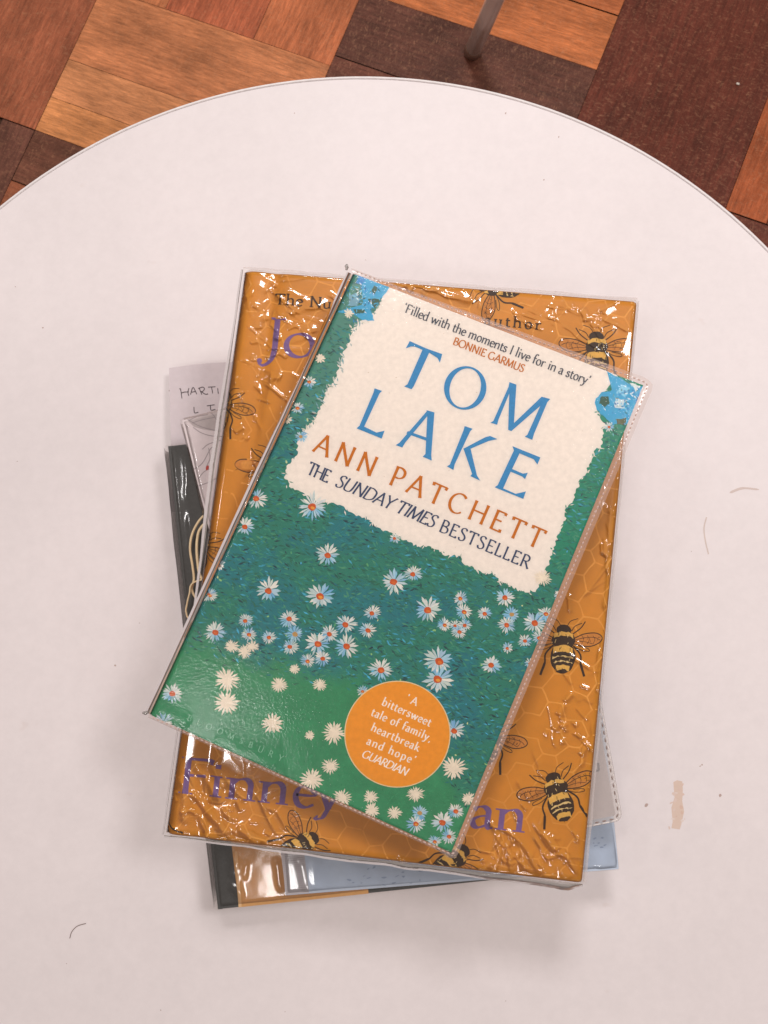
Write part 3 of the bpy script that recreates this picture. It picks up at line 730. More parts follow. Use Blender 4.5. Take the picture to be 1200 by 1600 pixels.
ZD0, ZD1 = ZT + .0463, ZT + .0545
sD = Surf([(505, 760), (858, 692), (962, 1274), (612, 1343)], ZD1)
bk = empty('paperback_book', book_base(sD.q, ZD0)); tag(bk, 'white paperback in a stitched clear sleeve, its rounded corner showing at the stack\'s lower right', 'book')
CW2 = S(224, 212, 214)
V, Fs = prism(round_poly(sD.q, .001), ZD1 - .0006, ZD1); fc = link('front_cover', V, Fs, M_wht, bk, [CW2] * len(V))
V, Fs = prism(round_poly(sD.q, .001), ZD0, ZD0 + .0006); link('back_cover', V, Fs, M_wht, bk, [CW2] * len(V))
V, Fs = prism(inset_quad(sD.q, .0008, .0006, .0008, .0006), ZD0 + .0006, ZD1 - .0006); link('page_block', V, Fs, M_page, bk)
art = Art(sD); NV_ = S(48, 58, 92)
art.poly([(932.5, 1192), (936, 1192), (937.5, 1203), (934, 1204)], NV_, .00005); art.poly([(931, 1203), (937.5, 1201.5), (936, 1205.5), (931.5, 1206)], NV_, .00006)
art.build('lettering', M_ink, fc)
M_clear = mat_film('sleeve_border_plastic', 1.2, .15, milk=.25, milkcol=S(236, 228, 226))
V, Fs = prism(round_poly(inset_quad(sD.q, -.0001, -.0024, -.0026, -.0026), [.001, .004, .004, .001], 6), ZD1 + .0002, ZD1 + .0005, .0001)
sl = link('plastic_sleeve', V, Fs, M_clear, bk)
def seam(q, z, dash, gap, r, sides=(0, 1, 2), hgt=.00035, cr=.003):
    """a row of raised dashes along sides of an xy quad"""
    V, Fs = [], []
    path = round_poly(q, cr, 8); 
    q0 = [np.array(p[:2]) for p in q]
    pts = [q0[0]] + path[9:27] + [q0[3]]
    seg = np.array(pts); dl = np.linalg.norm(np.diff(seg, axis=0), axis=1); cum = np.r_[0, np.cumsum(dl)]; tot = cum[-1]
    s = dash
    while s < tot - dash:
        a = [np.interp(s + t, cum, seg[:, i]) for t in (0,) for i in (0, 1)]; b = [np.interp(s + dash, cum, seg[:, i]) for i in (0, 1)]
        a, b = np.array(a), np.array(b); d = (b - a) / (np.linalg.norm(b - a) + 1e-9); nn = np.array([-d[1], d[0]])
        k = len(V); mid = (a + b) / 2
        for pp in (a, mid + nn * r, b, mid - nn * r, a * .7 + mid * .3 + nn * r * .8, b * .7 + mid * .3 + nn * r * .8, b * .7 + mid * .3 - nn * r * .8, a * .7 + mid * .3 - nn * r * .8): V.append((*pp, z))
        V.append((*mid, z + hgt)); o = [0, 4, 1, 5, 2, 6, 3, 7]
        for i in range(8):
            t = (k + o[i], k + o[(i + 1) % 8], k + 8); a_, b_, c_ = (np.array(V[x]) for x in t)
            Fs.append(t if np.cross(b_ - a_, c_ - a_)[2] > 0 else t[::-1])
        s += dash + gap
    return V, Fs
V, Fs = seam(inset_quad(sD.q, 0, -.0011, -.0012, -.0013), ZD1 + .0004, .0021, .0012, .00035); link('stitching', V, Fs, mat_plain('seam_brown', S(150, 128, 122), .5), sl)  # brown-grey raised dashes along the sleeve seam
V, Fs = seam(inset_quad(sD.q, 0, -.0019, -.0020, -.0021), ZD1 + .0004, .004, .00005, .0003); link('sealed_rim', V, Fs, mat_plain('seal_white', S(246, 238, 236), .3), sl)

# cream rubber band poking out of the stack
M_band = mat_plain('cream_rubber', S(250, 222, 180), .5, vary=.08, vscale=200)
bz = ZA1 + .0022
parts = []
for pts, w_ in (([(345, 790, 0), (318, 806, 3), (302, 830, 4), (297, 856, 4), (301, 885, 4), (303, 905, 3.5), (300, 922, 2), (312, 940, 0), (345, 960, 0)], .0011), ([(350, 795, 0), (316, 822, 2.5), (308, 845, 3), (309, 880, 3), (316, 905, 2), (345, 930, 0)], .0013), ([(345, 900, 2), (303, 910, 5), (296, 928, 6), (292, 945, 5), (291, 957, 4), (300, 970, 3), (345, 985, 2)], .0008)):
    ctl = [at(x, y, bz + h * .0006) for x, y, h in pts]; P = catmull(ctl, 8); parts.append(tube(P, w_ * .55, 8))
V, Fs = merge(*parts)
tag(link('rubber_band', V, Fs, M_band, None, smooth=True, origin=at(310, 870, ZA1)), 'cream rubber band strands looping out over the charcoal book', 'rubber band')

# ------------------------------------------------------------------ orange hardback with bees
ZJ0, ZJ = ZT + .0565, ZT + .087
JW = .1625
def zJ(u, v):
    x = u * JW; y = v * .241
    z = np.zeros_like(x)
    r = .0045; t = np.clip(r - x, 0, r); z = z - (r - np.sqrt(np.maximum(r * r - t * t, 1e-12)))
    for d in (JW - x, y, .241 - y):
        rr = .0012; t = np.clip(rr - d, 0, rr); z = z - (rr - np.sqrt(np.maximum(rr * rr - t * t, 1e-12)))
    z = z - .0008 * np.exp(-((x - .0135) / .0035) ** 2)
    return z
QJ = [(380, 421), (996, 470), (910, 1381), (256, 1304)]
sJ = Surf(QJ, ZJ, zJ)
bk = empty('hardback_book', book_base(sJ.q, ZJ0)); tag(bk, 'orange honeycomb hardback printed with bees, wrapped in crinkled plastic', 'book')
ORG = S(214, 143, 42)
V, Fs = prism(round_poly(inset_quad(sJ.q, .001, .0008, .0008, .0008), .002), ZJ - .0034, ZJ - .0022); link('front_board', V, Fs, M_board, bk)
V, Fs = prism(round_poly(inset_quad(sJ.q, .0008, .0008, .0008, .0008), .002), ZJ0 + .0004, ZJ0 + .003); link('back_board', V, Fs, M_board, bk)
V, Fs = prism(inset_quad(sJ.q, .005, .004, .004, .004), ZJ0 + .003, ZJ - .0034); link('page_block', V, Fs, M_page, bk)
V, Fs = spine_mesh(inset_quad(sJ.q, .0012, 0, 0, 0), ZJ0 + .0004, ZJ - .004, .0005); link('spine', V, Fs, M_board, bk)
V, Fs, U, Vv = grid_surface(sJ, 110, 150, lambda U, V_, X, Y: zJ(U, V_), (0, 0, 0, 0), .0034)
cn = fbm(U * 6, Vv * 8, 21)
colr = np.array(ORG)[None] * (.93 + .14 * cn.reshape(-1, 1)); colr = np.r_[colr, np.tile(np.array(ORG) * .95, (len(V) - len(colr), 1))]
M_jack = mat_attr('jacket_paper', .42, .35, vary=.04, vscale=200)
jk = link('dust_jacket', V, Fs, M_jack, bk, colr, smooth=True)
clipJ = [np.array(p, float) for p in ((382, 424), (994, 472), (908, 1378), (258, 1301))]
art = Art(sJ, clipJ)
# honeycomb
R_ = 23.5; rot = math.radians(9); u1 = np.array([math.cos(rot), math.sin(rot)]); v1 = np.array([-u1[1], u1[0]])
seen = set()
hexc = S(240, 172, 76)
for i in range(-4, 32):
    for j in range(-4, 46):
        c = np.array([300., 400.]) + u1 * (i * R_ * 1.5) + v1 * ((j + .5 * (i % 2)) * R_ * math.sqrt(3)) - np.array([60, 60])
        keep = vnoise(c[0] / 90, c[1] / 90, 31)
        for k in range(6):
            a0, a1_ = math.radians(60 * k), math.radians(60 * k + 60)
            P0 = c + R_ * (u1 * math.cos(a0) + v1 * math.sin(a0)); P1 = c + R_ * (u1 * math.cos(a1_) + v1 * math.sin(a1_))
            key = tuple(np.round((P0 + P1) / 2).astype(int) // 3)
            if key in seen: continue
            seen.add(key)
            if random.random() > .55 + .9 * keep: continue
            wob = lambda P: P + np.array([vnoise(P[0] / 40, P[1] / 40, 3) - .5, vnoise(P[0] / 40, P[1] / 40, 4) - .5]) * 12
            f_ = random.uniform(.45, 1) * min(1, .5 + keep); cc = tuple(o + (h - o) * f_ for o, h in zip(ORG, hexc))
            P0, P1 = wob(P0), wob(P1); Mi = (P0 + P1) / 2 + np.array([random.uniform(-1, 1), random.uniform(-1, 1)])
            if (P0[0] < 200 or P0[0] > 1010): continue
            art.stroke([P0, Mi, P1], [2.9, random.uniform(1.6, 2.4), 2.9], cc, .00003 + random.uniform(0, 1e-5))
art.build('honeycomb_pattern', M_print, jk)
BK, YL, LT = S(64, 44, 30), S(232, 184, 92), S(238, 206, 140)
def bee(art, c, s, deg, seed=0):
    r = random.Random(seed); ca, sa = math.cos(math.radians(deg)), math.sin(math.radians(deg))
    T = lambda x, y: (c[0] + s * (x * ca + y * sa), c[1] + s * (x * sa - y * ca))     # y = towards the head
    L = [5e-5]
    def z(): L[0] += 7e-7; return L[0]
    def st(pts, wd, col=BK): art.stroke([T(*p) for p in catmull(pts, 5)], wd * s * .86, col, z())
    for sg in (-1, 1):
        wing = [T(sg * x, y) for x, y in catmull([(.38, .38), (.9, .62), (1.45, .68), (1.72, .52), (1.62, .3), (1.2, .12), (.75, .12), (.38, .2)], 4)]
        art.poly(wing, S(208, 138, 62), z())
        st([(sg * .38, .38), (sg * .9, .64), (sg * 1.45, .7), (sg * 1.72, .52), (sg * 1.6, .28), (sg * 1.2, .1), (sg * .75, .12), (sg * .4, .2)], .05)
        st([(sg * .42, .33), (sg * .95, .48), (sg * 1.4, .5), (sg * 1.62, .4)], .03); st([(sg * .42, .28), (sg * .9, .3), (sg * 1.3, .22)], .025)
        for x_ in (.8, 1.05, 1.3): st([(sg * x_, .58), (sg * (x_ + .1), .42), (sg * (x_ + .02), .2)], .022)
        for _ in range(9):
            x_, y_ = r.uniform(.7, 1.65), r.uniform(.25, .58); st([(sg * x_, y_), (sg * (x_ + r.uniform(-.15, .15)), y_ + r.uniform(-.1, .1))], .02)
        st([(sg * .4, .12), (sg * .8, -.08), (sg * 1.15, -.12), (sg * 1.1, -.0), (sg * .7, .08)], .035)                      # hind wing
        st([(sg * .4, .62), (sg * .75, .9), (sg * .95, 1.2)], .055); st([(sg * .35, .75), (sg * .5, .98), (sg * .8, 1.12)], .04)
        st([(sg * .45, .1), (sg * .78, -.3), (sg * .8, -.75), (sg * .98, -1.25)], .085); st([(sg * .8, -.7), (sg * .98, -1.25)], .12)
        st([(sg * .15, .98), (sg * .3, 1.2), (sg * .62, 1.32)], .035)
    art.disc(T(0, -.42), .56 * s, .74 * s, math.radians(deg), BK, z(), 22, .03)
    art.disc(T(0, .32), .52 * s, .44 * s, math.radians(deg), BK, z(), 20, .05)
    art.disc(T(0, .78), .34 * s, .26 * s, math.radians(deg), BK, z(), 16, .05)
    def band(y0, y1, wd, col):
        top = [(x * wd, y0 + .09 * (1 - x * x)) for x in np.linspace(-1, 1, 9)]; bot = [(x * wd, y1 + .09 * (1 - x * x)) for x in np.linspace(1, -1, 9)]
        art.poly([T(x + r.uniform(-.02, .02), y + r.uniform(-.035, .035)) for x, y in top + bot], col, z())
    band(.62, .44, .42, YL); band(.02, -.26, .44, YL); band(-.44, -.5, .46, LT); band(-.66, -.71, .44, LT); band(-.84, -1.05, .3, YL)
    for _ in range(46):
        x_, y_ = r.uniform(-.5, .5), r.uniform(-1.1, .9)
        if x_ * x_ / .3 + (y_ + .1) ** 2 / 1.2 > 1: continue
        st([(x_, y_), (x_ + r.uniform(-.05, .05), y_ - r.uniform(.06, .16))], .028, BK if r.random() < .7 else LT)
art = Art(sJ, clipJ)
for i, (cx, cy, s_, dg) in enumerate([(932, 553, 34, 0), (880, 1012, 35, 2), (872, 1243, 36, -16), (705, 1346, 33, 48), (468, 1322, 32, 60), (779, 446, 33, -86), (343, 640, 31, 18), (427, 738, 34, -4), (306, 858, 31, 32), (763, 1160, 34, 18), (238, 1300, 30, -50)]):
    bee(art, (cx, cy), s_, dg, i)
art.build('bee_drawings', M_ink, jk)
PUR, DKB = S(132, 102, 156), S(70, 44, 24)
art = Art(sJ, clipJ)
text(art, 'The Nu', (429, 475), (517, 482.5), 17, DKB, .00011, .17, .08, serif=.12, wx=1.25)
art.build('tagline_lettering', M_ink, jk); art = Art(sJ, clipJ)
text(art, 'author', (756, 507), (845, 516), 17, DKB, .00011, .17, .08, serif=.12, wx=1.25)
art.build('tagline_lettering', M_ink, jk); art = Art(sJ, clipJ)
text(art, 'F', (279, 1239), (332, 1245), 57, PUR, .00011, .16, .045, serif=.13, wx=1.5)
text(art, 'inne', (326, 1244.5), (492, 1263), 54, PUR, .00011, .17, .045, serif=.13, wx=1.35)
text(art, 'y', (495, 1263), (529, 1267), 54, PUR, .00011, .16, .045, serif=.13, wx=1.2)
art.build('title_lettering', M_ink, jk); art = Art(sJ, clipJ)
text(art, 'an', (733, 1291), (818, 1301), 54, PUR, .00011, .17, .045, serif=.13, wx=1.35)
art.build('title_lettering', M_ink, jk); art = Art(sJ, clipJ)
# capital J and o of the title
art.stroke(catmull([(434, 498), (431, 525), (428, 550), (421, 564), (410, 570), (403, 566)]), [9] * 12 + [8, 7.5, 7, 6, 5.5, 5, 4.5, 4, 4, 4, 4, 4, 4, 4][:14], PUR, .00011)
art.poly([(424, 495), (447, 497.5), (447, 500), (439, 500), (430, 500), (424, 498)], PUR, .000112)
art.disc((405, 563), 4, 4, 0, PUR, .000113, 12)
oo = [(468 + 20.5 * math.cos(t), 540 + 18 * math.sin(t)) for t in np.linspace(0, 2 * math.pi, 33)]
ws = [2.5 + 6.5 * abs(math.cos(t + .25)) ** 1.4 for t in np.linspace(0, 2 * math.pi, 33)]
art.stroke(oo, ws, PUR, .000114)
art.build('title_lettering', M_ink, jk)
# crinkled wrap
CRJ = [(456, 690, 446, 770, .5), (446, 770, 412, 910, .6), (448, 770, 436, 840, .4), (372, 560, 362, 640, .35),
       (412, 500, 520, 470, .45, 2), (430, 470, 455, 452, .4), (470, 520, 520, 500, .5, 3), (440, 540, 490, 520, .4, 1.6), (400, 520, 425, 560, .4, 2), (395, 470, 420, 500, .4, 2), (455, 610, 440, 640, .3, 1), (390, 440, 420, 455, .4, 2),
       (302, 1180, 340, 1255, .9, 2.2), (296, 1235, 362, 1305, .8, 1.6), (340, 1200, 385, 1255, .7, 1.6), (300, 1255, 345, 1330, .6, 2), (370, 1290, 410, 1320, .8, 1.8), (385, 1300, 420, 1315, .6, 1.4), (330, 1190, 350, 1235, .8, 3), (352, 1215, 410, 1245, .6, 2), (345, 1270, 372, 1280, .5, 1.5), (380, 1310, 374, 1332, .6, 1.4), (285, 1210, 290, 1290, .5, 1.6), (410, 1255, 430, 1268, .4), (290, 1310, 330, 1325, .6, 3),
       (805, 1215, 830, 1250, .4), (840, 1290, 905, 1360, .5, 1.3), (760, 1275, 810, 1365, .45, 1.3), (800, 1290, 850, 1370, .5, 1.6), (835, 1330, 860, 1375, .6, 2.5), (850, 1300, 870, 1330, .6, 2.5), (770, 1340, 745, 1368, .6, 1.2), (775, 1335, 768, 1360, .5, 1.2), (750, 1345, 778, 1332, .5, 1.2), (815, 1340, 822, 1360, .6, 1.6), (870, 1345, 890, 1375, .5, 2.2), (880, 1240, 915, 1180, .3, 1), (905, 1180, 920, 1160, .4), (820, 1250, 850, 1230, .3),
       (960, 790, 952, 860, .7, 1.6), (955, 860, 946, 960, .8, 1.6), (944, 980, 935, 1100, .6, 1.4), (930, 1110, 915, 1250, .4, 1.2), (893, 1080, 880, 1096, .4, 1), (893, 1125, 902, 1135, .3, 1), (968, 560, 984, 500, .5, 2), (955, 500, 965, 560, .35, 1.4),
       (560, 445, 640, 440, .5, 1.4), (690, 455, 745, 470, .7, 2.2), (720, 450, 740, 465, .5, 1.4), (745, 478, 770, 482, .5, 2), (650, 445, 700, 455, .5, 2), (860, 470, 900, 475, .5, 2), (870, 490, 885, 485, .3, 1), (940, 490, 960, 475, .5, 2), (905, 480, 930, 500, .4, 1.6), (770, 450, 830, 470, .4, 2)]
FINE = []
for c_, n_, sx, sy, ang in (((350, 1260), 30, 95, 60, .85), ((830, 1320), 32, 80, 60, 1.1), ((440, 490), 34, 60, 70, .3), ((880, 490), 26, 110, 25, .5), ((950, 900), 26, 14, 160, 1.6), ((640, 448), 18, 100, 10, .2), ((890, 1120), 16, 40, 120, .9), ((400, 640), 16, 45, 130, 1.7), ((600, 900), 20, 300, 400, .8)):
    for _ in range(n_):
        x, y = random.gauss(c_[0], sx * .6), random.gauss(c_[1], sy * .6); a_ = random.gauss(ang, .5); ll = random.choice([16, 26, 38, 54, 72]) * random.uniform(.7, 1.3)
        FINE.append((x, y, x + ll * math.cos(a_), y + ll * math.sin(a_), random.uniform(.10, .32), random.uniform(.5, .95)))
for c_, n_, sx, sy in (((345, 1255), 10, 75, 60), ((830, 1325), 10, 75, 45), ((440, 480), 6, 60, 50), ((900, 490), 5, 80, 20), ((950, 900), 6, 12, 130), ((620, 445), 8, 100, 10), ((880, 1100), 8, 30, 110), ((395, 620), 7, 40, 80)):
    for _ in range(n_):
        x, y = random.gauss(c_[0], sx * .55), random.gauss(c_[1], sy * .55); a_ = random.uniform(0, 3.14); ll = random.uniform(6, 26)
        CRJ.append((x, y, x + ll * math.cos(a_), y + ll * math.sin(a_), random.uniform(.25, .7), random.uniform(.7, 1.8)))
def hJ(U, Vv, X, Y):
    x = U * JW; e = np.minimum(np.minimum(x, JW - x), np.minimum(Vv, 1 - Vv) * .241)
    base = zJ(np.clip(U, 0, 1), np.clip(Vv, 0, 1))
    lo = fbm(X * 70, Y * 70, 41); lo2 = fbm(X * 60, Y * 60, 43); rid = 1 - np.abs(2 * vnoise(X * 120 + 5 * lo, Y * 120 + 5 * lo2, 51) - 1)
    rid2 = 1 - np.abs(2 * vnoise(X * 330 + 2 * lo, Y * 330, 52) - 1)
    act = np.clip(.35 + 1.2 * (fbm(X * 28, Y * 28, 61) - .4), .12, 1)
    h = .0003 + act * (.00015 * lo + .00004 * rid ** 3) + np.minimum(crease_field(sJ, CRJ, X, Y, 4), .0011) * .7 + np.minimum(crease_field(sJ, FINE, X, Y, 4), .0005)
    h = np.where(h > .0011, .0011 + (h - .0011) * .3, h)
    return base + h - np.where(e < 0, -e * .8, 0)
V, Fs, _, _ = grid_surface(sJ, 520, 770, hJ, (.0012, .0012, .001, .0014))
sl = link('plastic_sleeve', V, Fs, M_film, bk, smooth=True)
# folded sleeve rim: along the spine side and the foot of the book
def band_px(ptsO, ptsI, z, dz, th=.0004):
    """thin curved strip between two photo-px lines, falling by dz from the inner to the outer line"""
    V, Fs = [], []; n = len(ptsO); K = 5
    for i in range(n):
        a, b = np.array(ptsI[i], float), np.array(ptsO[i], float)
        for k in range(K + 1):
            t = k / K; zz = z - dz * t * t + .0003 * (vnoise(i * .7, k * .8, 2) - .5); q = at(*(a + (b - a) * t), zz); V.append(tuple(q))
    for i in range(n - 1):
        for k in range(K): q = i * (K + 1) + k; Fs.append((q, q + K + 1, q + K + 2, q + 1))
    return V, Fs
N_ = 60
inn = [(256 + (910 - 256) * t, 1304 + (1381 - 1304) * t) for t in np.linspace(0, 1, N_)]
outr = [(p[0] + 1 + random.uniform(-.6, .6), p[1] + (3.5 + 9 * (i / N_) ** 1.3 + 2.5 * vnoise(i * .35, 0, 77)) * min(1, (N_ - 1 - i) / 3 + .25)) for i, p in enumerate(inn)]
V, Fs = band_px(outr, inn, ZJ - .0022, .003)
inn = [(380 + (256 - 380) * t, 421 + (1304 - 421) * t) for t in np.linspace(0, 1, N_)]
outl = [(p[0] - 2.5 - 6 * math.sin(math.pi * min(1, (i / N_) * 1.6)) ** 2 - 1.5 * vnoise(i * .4, 3, 5), p[1]) for i, p in enumerate(inn)]
V2, F2 = band_px(outl, inn, ZJ - .0046, .005)
inn = [(380 + (996 - 380) * t, 421 + (470 - 421) * t) for t in np.linspace(0, 1, N_)]
outt = [(p[0], p[1] - 3.5 - 2 * vnoise(i * .4, 3, 9)) for i, p in enumerate(inn)]
V3, F3 = band_px(outt, inn, ZJ - .0022, .002)
inn = [(996 + (910 - 996) * t, 470 + (1381 - 470) * t) for t in np.linspace(0, 1, N_)]
outt = [(p[0] + 2 + 3.5 * (i / N_) + 1.5 * vnoise(i * .4, 3, 10), p[1]) for i, p in enumerate(inn)]
V4, F4 = band_px(outt, inn, ZJ - .0022, .003)
V, Fs = merge((V, Fs), (V2, F2), (V3, F3), (V4, F4))
link('folded_rim', V, Fs, M_rim, sl, smooth=True)

# ------------------------------------------------------------------ paperback with daisies on top
ZP0, ZP = ZT + .0893, ZT + .113
def zP(u, v):
    x = u * .1285; r = .0018; t = np.clip(r - x, 0, r)
    return -(r - np.sqrt(np.maximum(r * r - t * t, 1e-12)))
QP = [(551, 427), (1005, 602), (705, 1332), (233, 1116)]
sP = Surf(QP, ZP, zP)
bk = empty('paperback_book', book_base(sP.q, ZP0)); tag(bk, 'green daisy meadow paperback with cream title panel and orange roundel, topmost book', 'book')
V, Fs = prism(inset_quad(sP.q, .0006, .0008, .0008, .0008), ZP0 + .0008, ZP - .0028); link('page_block', V, Fs, M_page, bk)
M_cov = mat_plain('plain_cover', S(60, 120, 100), .45)
V, Fs = prism(sP.q, ZP0 + .0002, ZP0 + .0006); link('back_cover', V, Fs, M_cov, bk)
V, Fs = spine_mesh(inset_quad(sP.q, .0002, 0, 0, 0), ZP0 + .0006, ZP - .0022, .0004); link('spine', V, Fs, mat_plain('spine_paper', S(178, 96, 40), .5), bk)
def bound(px): return np.where(px < 560, 1005 + .26 * (px - 300), 1072 + 1.05 * (px - 560))
G1, G2, G3, G4, G5 = (np.array(S(*c)) for c in ((48, 130, 111), (42, 125, 131), (58, 145, 100), (36, 140, 110), (76, 140, 124)))
def meadow(px, py):
    px, py = np.asarray(px, float), np.asarray(py, float)
    t = np.clip((py - bound(px)) / 46 + .5 + (fbm(px / 40, py / 40, 3) - .5), 0, 1)[..., None]
    te = np.clip((fbm(px / 70, py / 50, 12) - .42) * 5, 0, 1)[..., None]
    ri = np.clip((px - 800) / 60, 0, 1)[..., None] * np.clip((930 - py) / 60, 0, 1)[..., None]
    le = np.clip((700 - py) / 60, 0, 1)[..., None] * (1 - ri)
    c = G1 * (1 - te) + G2 * te; c = c * (1 - ri) + G4 * ri; c = c * (1 - le) + G5 * le
    g = G3 * (.86 + .28 * fbm(px / 22, py / 22, 17)[..., None])
    return c * (1 - t) + g * t
V, Fs, U, Vv = grid_surface(sP, 120, 180, lambda U, V_, X, Y: zP(U, V_), (0, 0, 0, 0), .0006)
pxg = ((1 - U) * (1 - Vv))[..., None] * np.array(QP[0]) + (U * (1 - Vv))[..., None] * np.array(QP[1]) + (U * Vv)[..., None] * np.array(QP[2]) + ((1 - U) * Vv)[..., None] * np.array(QP[3])
cm = meadow(pxg[..., 0], pxg[..., 1]).reshape(-1, 3)
cm = np.r_[cm, np.tile(np.array(S(230, 222, 212)), (len(V) - len(cm), 1))]
fcv = link('front_cover', V, Fs, M_print, bk, cm, smooth=True)
clipP = [np.array(p, float) for p in QP]
def inside(p, poly):
    r = False; n = len(poly)
    for i in range(n):
        a, b = poly[i], poly[i - 1]
        if (a[1] > p[1]) != (b[1] > p[1]) and p[0] < (b[0] - a[0]) * (p[1] - a[1]) / (b[1] - a[1]) + a[0]: r = not r
    return r
PANEL = [(607, 448), (596, 467), (587, 487), (560, 505), (552, 515), (547, 532), (535, 552), (533, 565), (527, 580), (520, 600), (507, 615), (505, 630), (494, 647), (485, 662), (477, 672), (465, 690), (464, 712), (450, 725), (445, 745), (455, 762), (467, 767), (486, 776), (505, 787), (522, 785), (540, 795), (557, 805), (575, 812), (590, 825), (602, 830), (622, 839), (655, 855), (672, 852), (695, 867), (720, 870), (725, 880), (760, 897), (774, 899), (779, 908), (796, 916), (818, 925), (835, 924), (848, 905), (857, 882), (865, 855), (875, 830), (884, 810), (882, 800), (897, 780), (900, 767), (915, 740), (919, 725), (927, 715), (929, 702), (940, 700), (941, 680), (945, 665), (936, 647), (932, 625), (950, 605), (965, 586), (800, 520)]
edge = []
for i, p_ in enumerate(PANEL):
    q_ = PANEL[(i + 1) % len(PANEL)]; a_, b_ = np.array(p_, float), np.array(q_, float); L = np.linalg.norm(b_ - a_); k_ = max(1, int(L / 3)) if 0 < i < 58 else 1
    nn = np.array([-(b_ - a_)[1], (b_ - a_)[0]]) / (L + 1e-9)
    for k in range(k_):
        t = k / k_; edge.append(a_ + (b_ - a_) * t + nn * random.uniform(-2.2, 2.2) * (1 if k_ > 1 or 0 < i < 58 else 0))
art = Art(sP, clipP)
# brush dabs of the meadow
def dab(p, ln, wd, ang, col, dz):
    d = np.array([math.cos(ang), math.sin(ang)]); nn = np.array([-d[1], d[0]]); p = np.array(p)
    art.poly([p - d * ln, p - d * ln * .2 + nn * wd, p + d * ln, p - nn * wd * .9], col, dz)
dabs = [(S(40, 108, 92), 4), (S(66, 150, 122), 5), (S(46, 142, 146), 4), (S(36, 64, 74), 4.2), (S(66, 164, 190), 1.8), (S(88, 158, 122), 1.6), (S(38, 116, 132), 3), (S(84, 188, 226), 1.5), (S(46, 110, 84), 4)]
dw = [d[1] for d in dabs]
n_d = 0
while n_d < 11500:
    u, v = random.random(), random.random()
    p_ = (1 - u) * (1 - v) * clipP[0] + u * (1 - v) * clipP[1] + u * v * clipP[2] + (1 - u) * v * clipP[3]
    low = p_[1] > float(bound(np.array(p_[0]))) + random.uniform(-25, 25)
    if inside(p_, PANEL) and random.random() < .98: n_d += .4; continue
    n_d += 1
    if low:
        if random.random() < .1: continue
        cb = G3 * random.uniform(.8, 1.24); ang = random.uniform(0, 3.14); dab(p_, random.uniform(1.5, 4), random.uniform(.5, 1.1), ang, tuple(cb), random.uniform(.00001, .00004)); continue
    cl = random.choices(dabs, dw)[0][0]; base = meadow(p_[0], p_[1]); k = random.uniform(.6, 1.0)
    if cl == S(36, 64, 74) and vnoise(p_[0] / 45, p_[1] / 30, 9) < .42: k *= .4
    if cl in (S(84, 188, 226), S(66, 164, 190)) and vnoise(p_[0] / 50, p_[1] / 40, 19) < .55: continue
    ang = random.gauss(.28 + .5 * (float(vnoise(p_[0] / 60, p_[1] / 60, 4)) - .5), .45); s_ = random.uniform(.7, 1.4)
    dab(p_, 4.4 * s_, 1.2 * s_, ang, tuple(base * (1 - k) + np.array(cl) * k), random.uniform(.00001, .00005))
CRM = S(243, 232, 222)
art.poly(edge, CRM, .00006)
for _ in range(170):                                                       # ragged brush edge of the panel
    e_ = random.choice(edge[3:-3]); a_ = random.uniform(0, 6.28)
    dab(e_ + np.array([random.gauss(0, 2), random.gauss(0, 2)]), random.uniform(2, 5), random.uniform(.6, 1.4), a_, CRM if random.random() < .6 else tuple(meadow(e_[0], e_[1])), random.uniform(.00007, .00009))
for _ in range(60):
    e_ = random.choice(edge[8:80]); dab(e_ + np.array([random.gauss(-2, 3), random.gauss(2, 3)]), random.uniform(2, 6), random.uniform(.8, 1.6), random.uniform(.3, 1.6), random.choice([S(176, 188, 186), S(120, 168, 176), S(222, 216, 200)]), random.uniform(.00007, .0001))
for _ in range(55):
    p_ = np.array([random.uniform(470, 930), random.uniform(450, 900)])
    if inside(p_, PANEL): art.disc(p_, random.uniform(.5, 1.1), random.uniform(.4, .8), 0, S(212, 192, 172), random.uniform(.00007, .00008), 6, .3)
# blue flower corners, with pale sheen painted in
BL1, BL2, BL3, GD = S(56, 168, 212), S(40, 140, 206), S(140, 208, 232), S(52, 92, 72)
def blob(pts, col, dz, jit=1.2):
    o = []
    for i, p_ in enumerate(pts):
        a_, b_ = np.array(p_, float), np.array(pts[(i + 1) % len(pts)], float)
        for k in range(4): o.append(a_ + (b_ - a_) * k / 4 + np.array([random.uniform(-jit, jit), random.uniform(-jit, jit)]))
    ce = sum(np.array(p_, float) for p_ in pts) / len(pts)
    for k in range(len(o)): art.poly([ce, o[k], o[(k + 1) % len(o)]], col, dz + k * 1.3e-7)
blob([(548, 424), (610, 446), (599, 462), (590, 478), (579, 484), (586, 501), (566, 500), (549, 490), (531, 489), (524, 484)], BL1, .0001)
blob([(585, 446), (590, 452), (586, 460), (580, 455)], GD, .000105); blob([(574, 468), (597, 466), (586, 482)], GD, .000105); blob([(552, 484), (570, 484), (568, 490), (556, 490)], GD, .000105)
blob([(544, 462), (556, 458), (563, 468), (558, 478), (546, 478)], S(120, 168, 186), .000106)
blob([(560, 430), (572, 434), (566, 446), (556, 442)], BL2, .000106)
blob([(947, 578), (962, 588), (985, 600), (1010, 606), (988, 668), (972, 660), (958, 664), (944, 652), (932, 640), (930, 624), (940, 612), (953, 612), (960, 604)], BL1, .0001)
blob([(938, 620), (950, 620), (954, 630), (945, 636), (937, 630)], GD, .000106); blob([(962, 655), (978, 653), (976, 663), (964, 664)], S(96, 100, 66), .000106); blob([(998, 612), (1004, 618), (996, 640), (992, 632)], BL2, .000106)
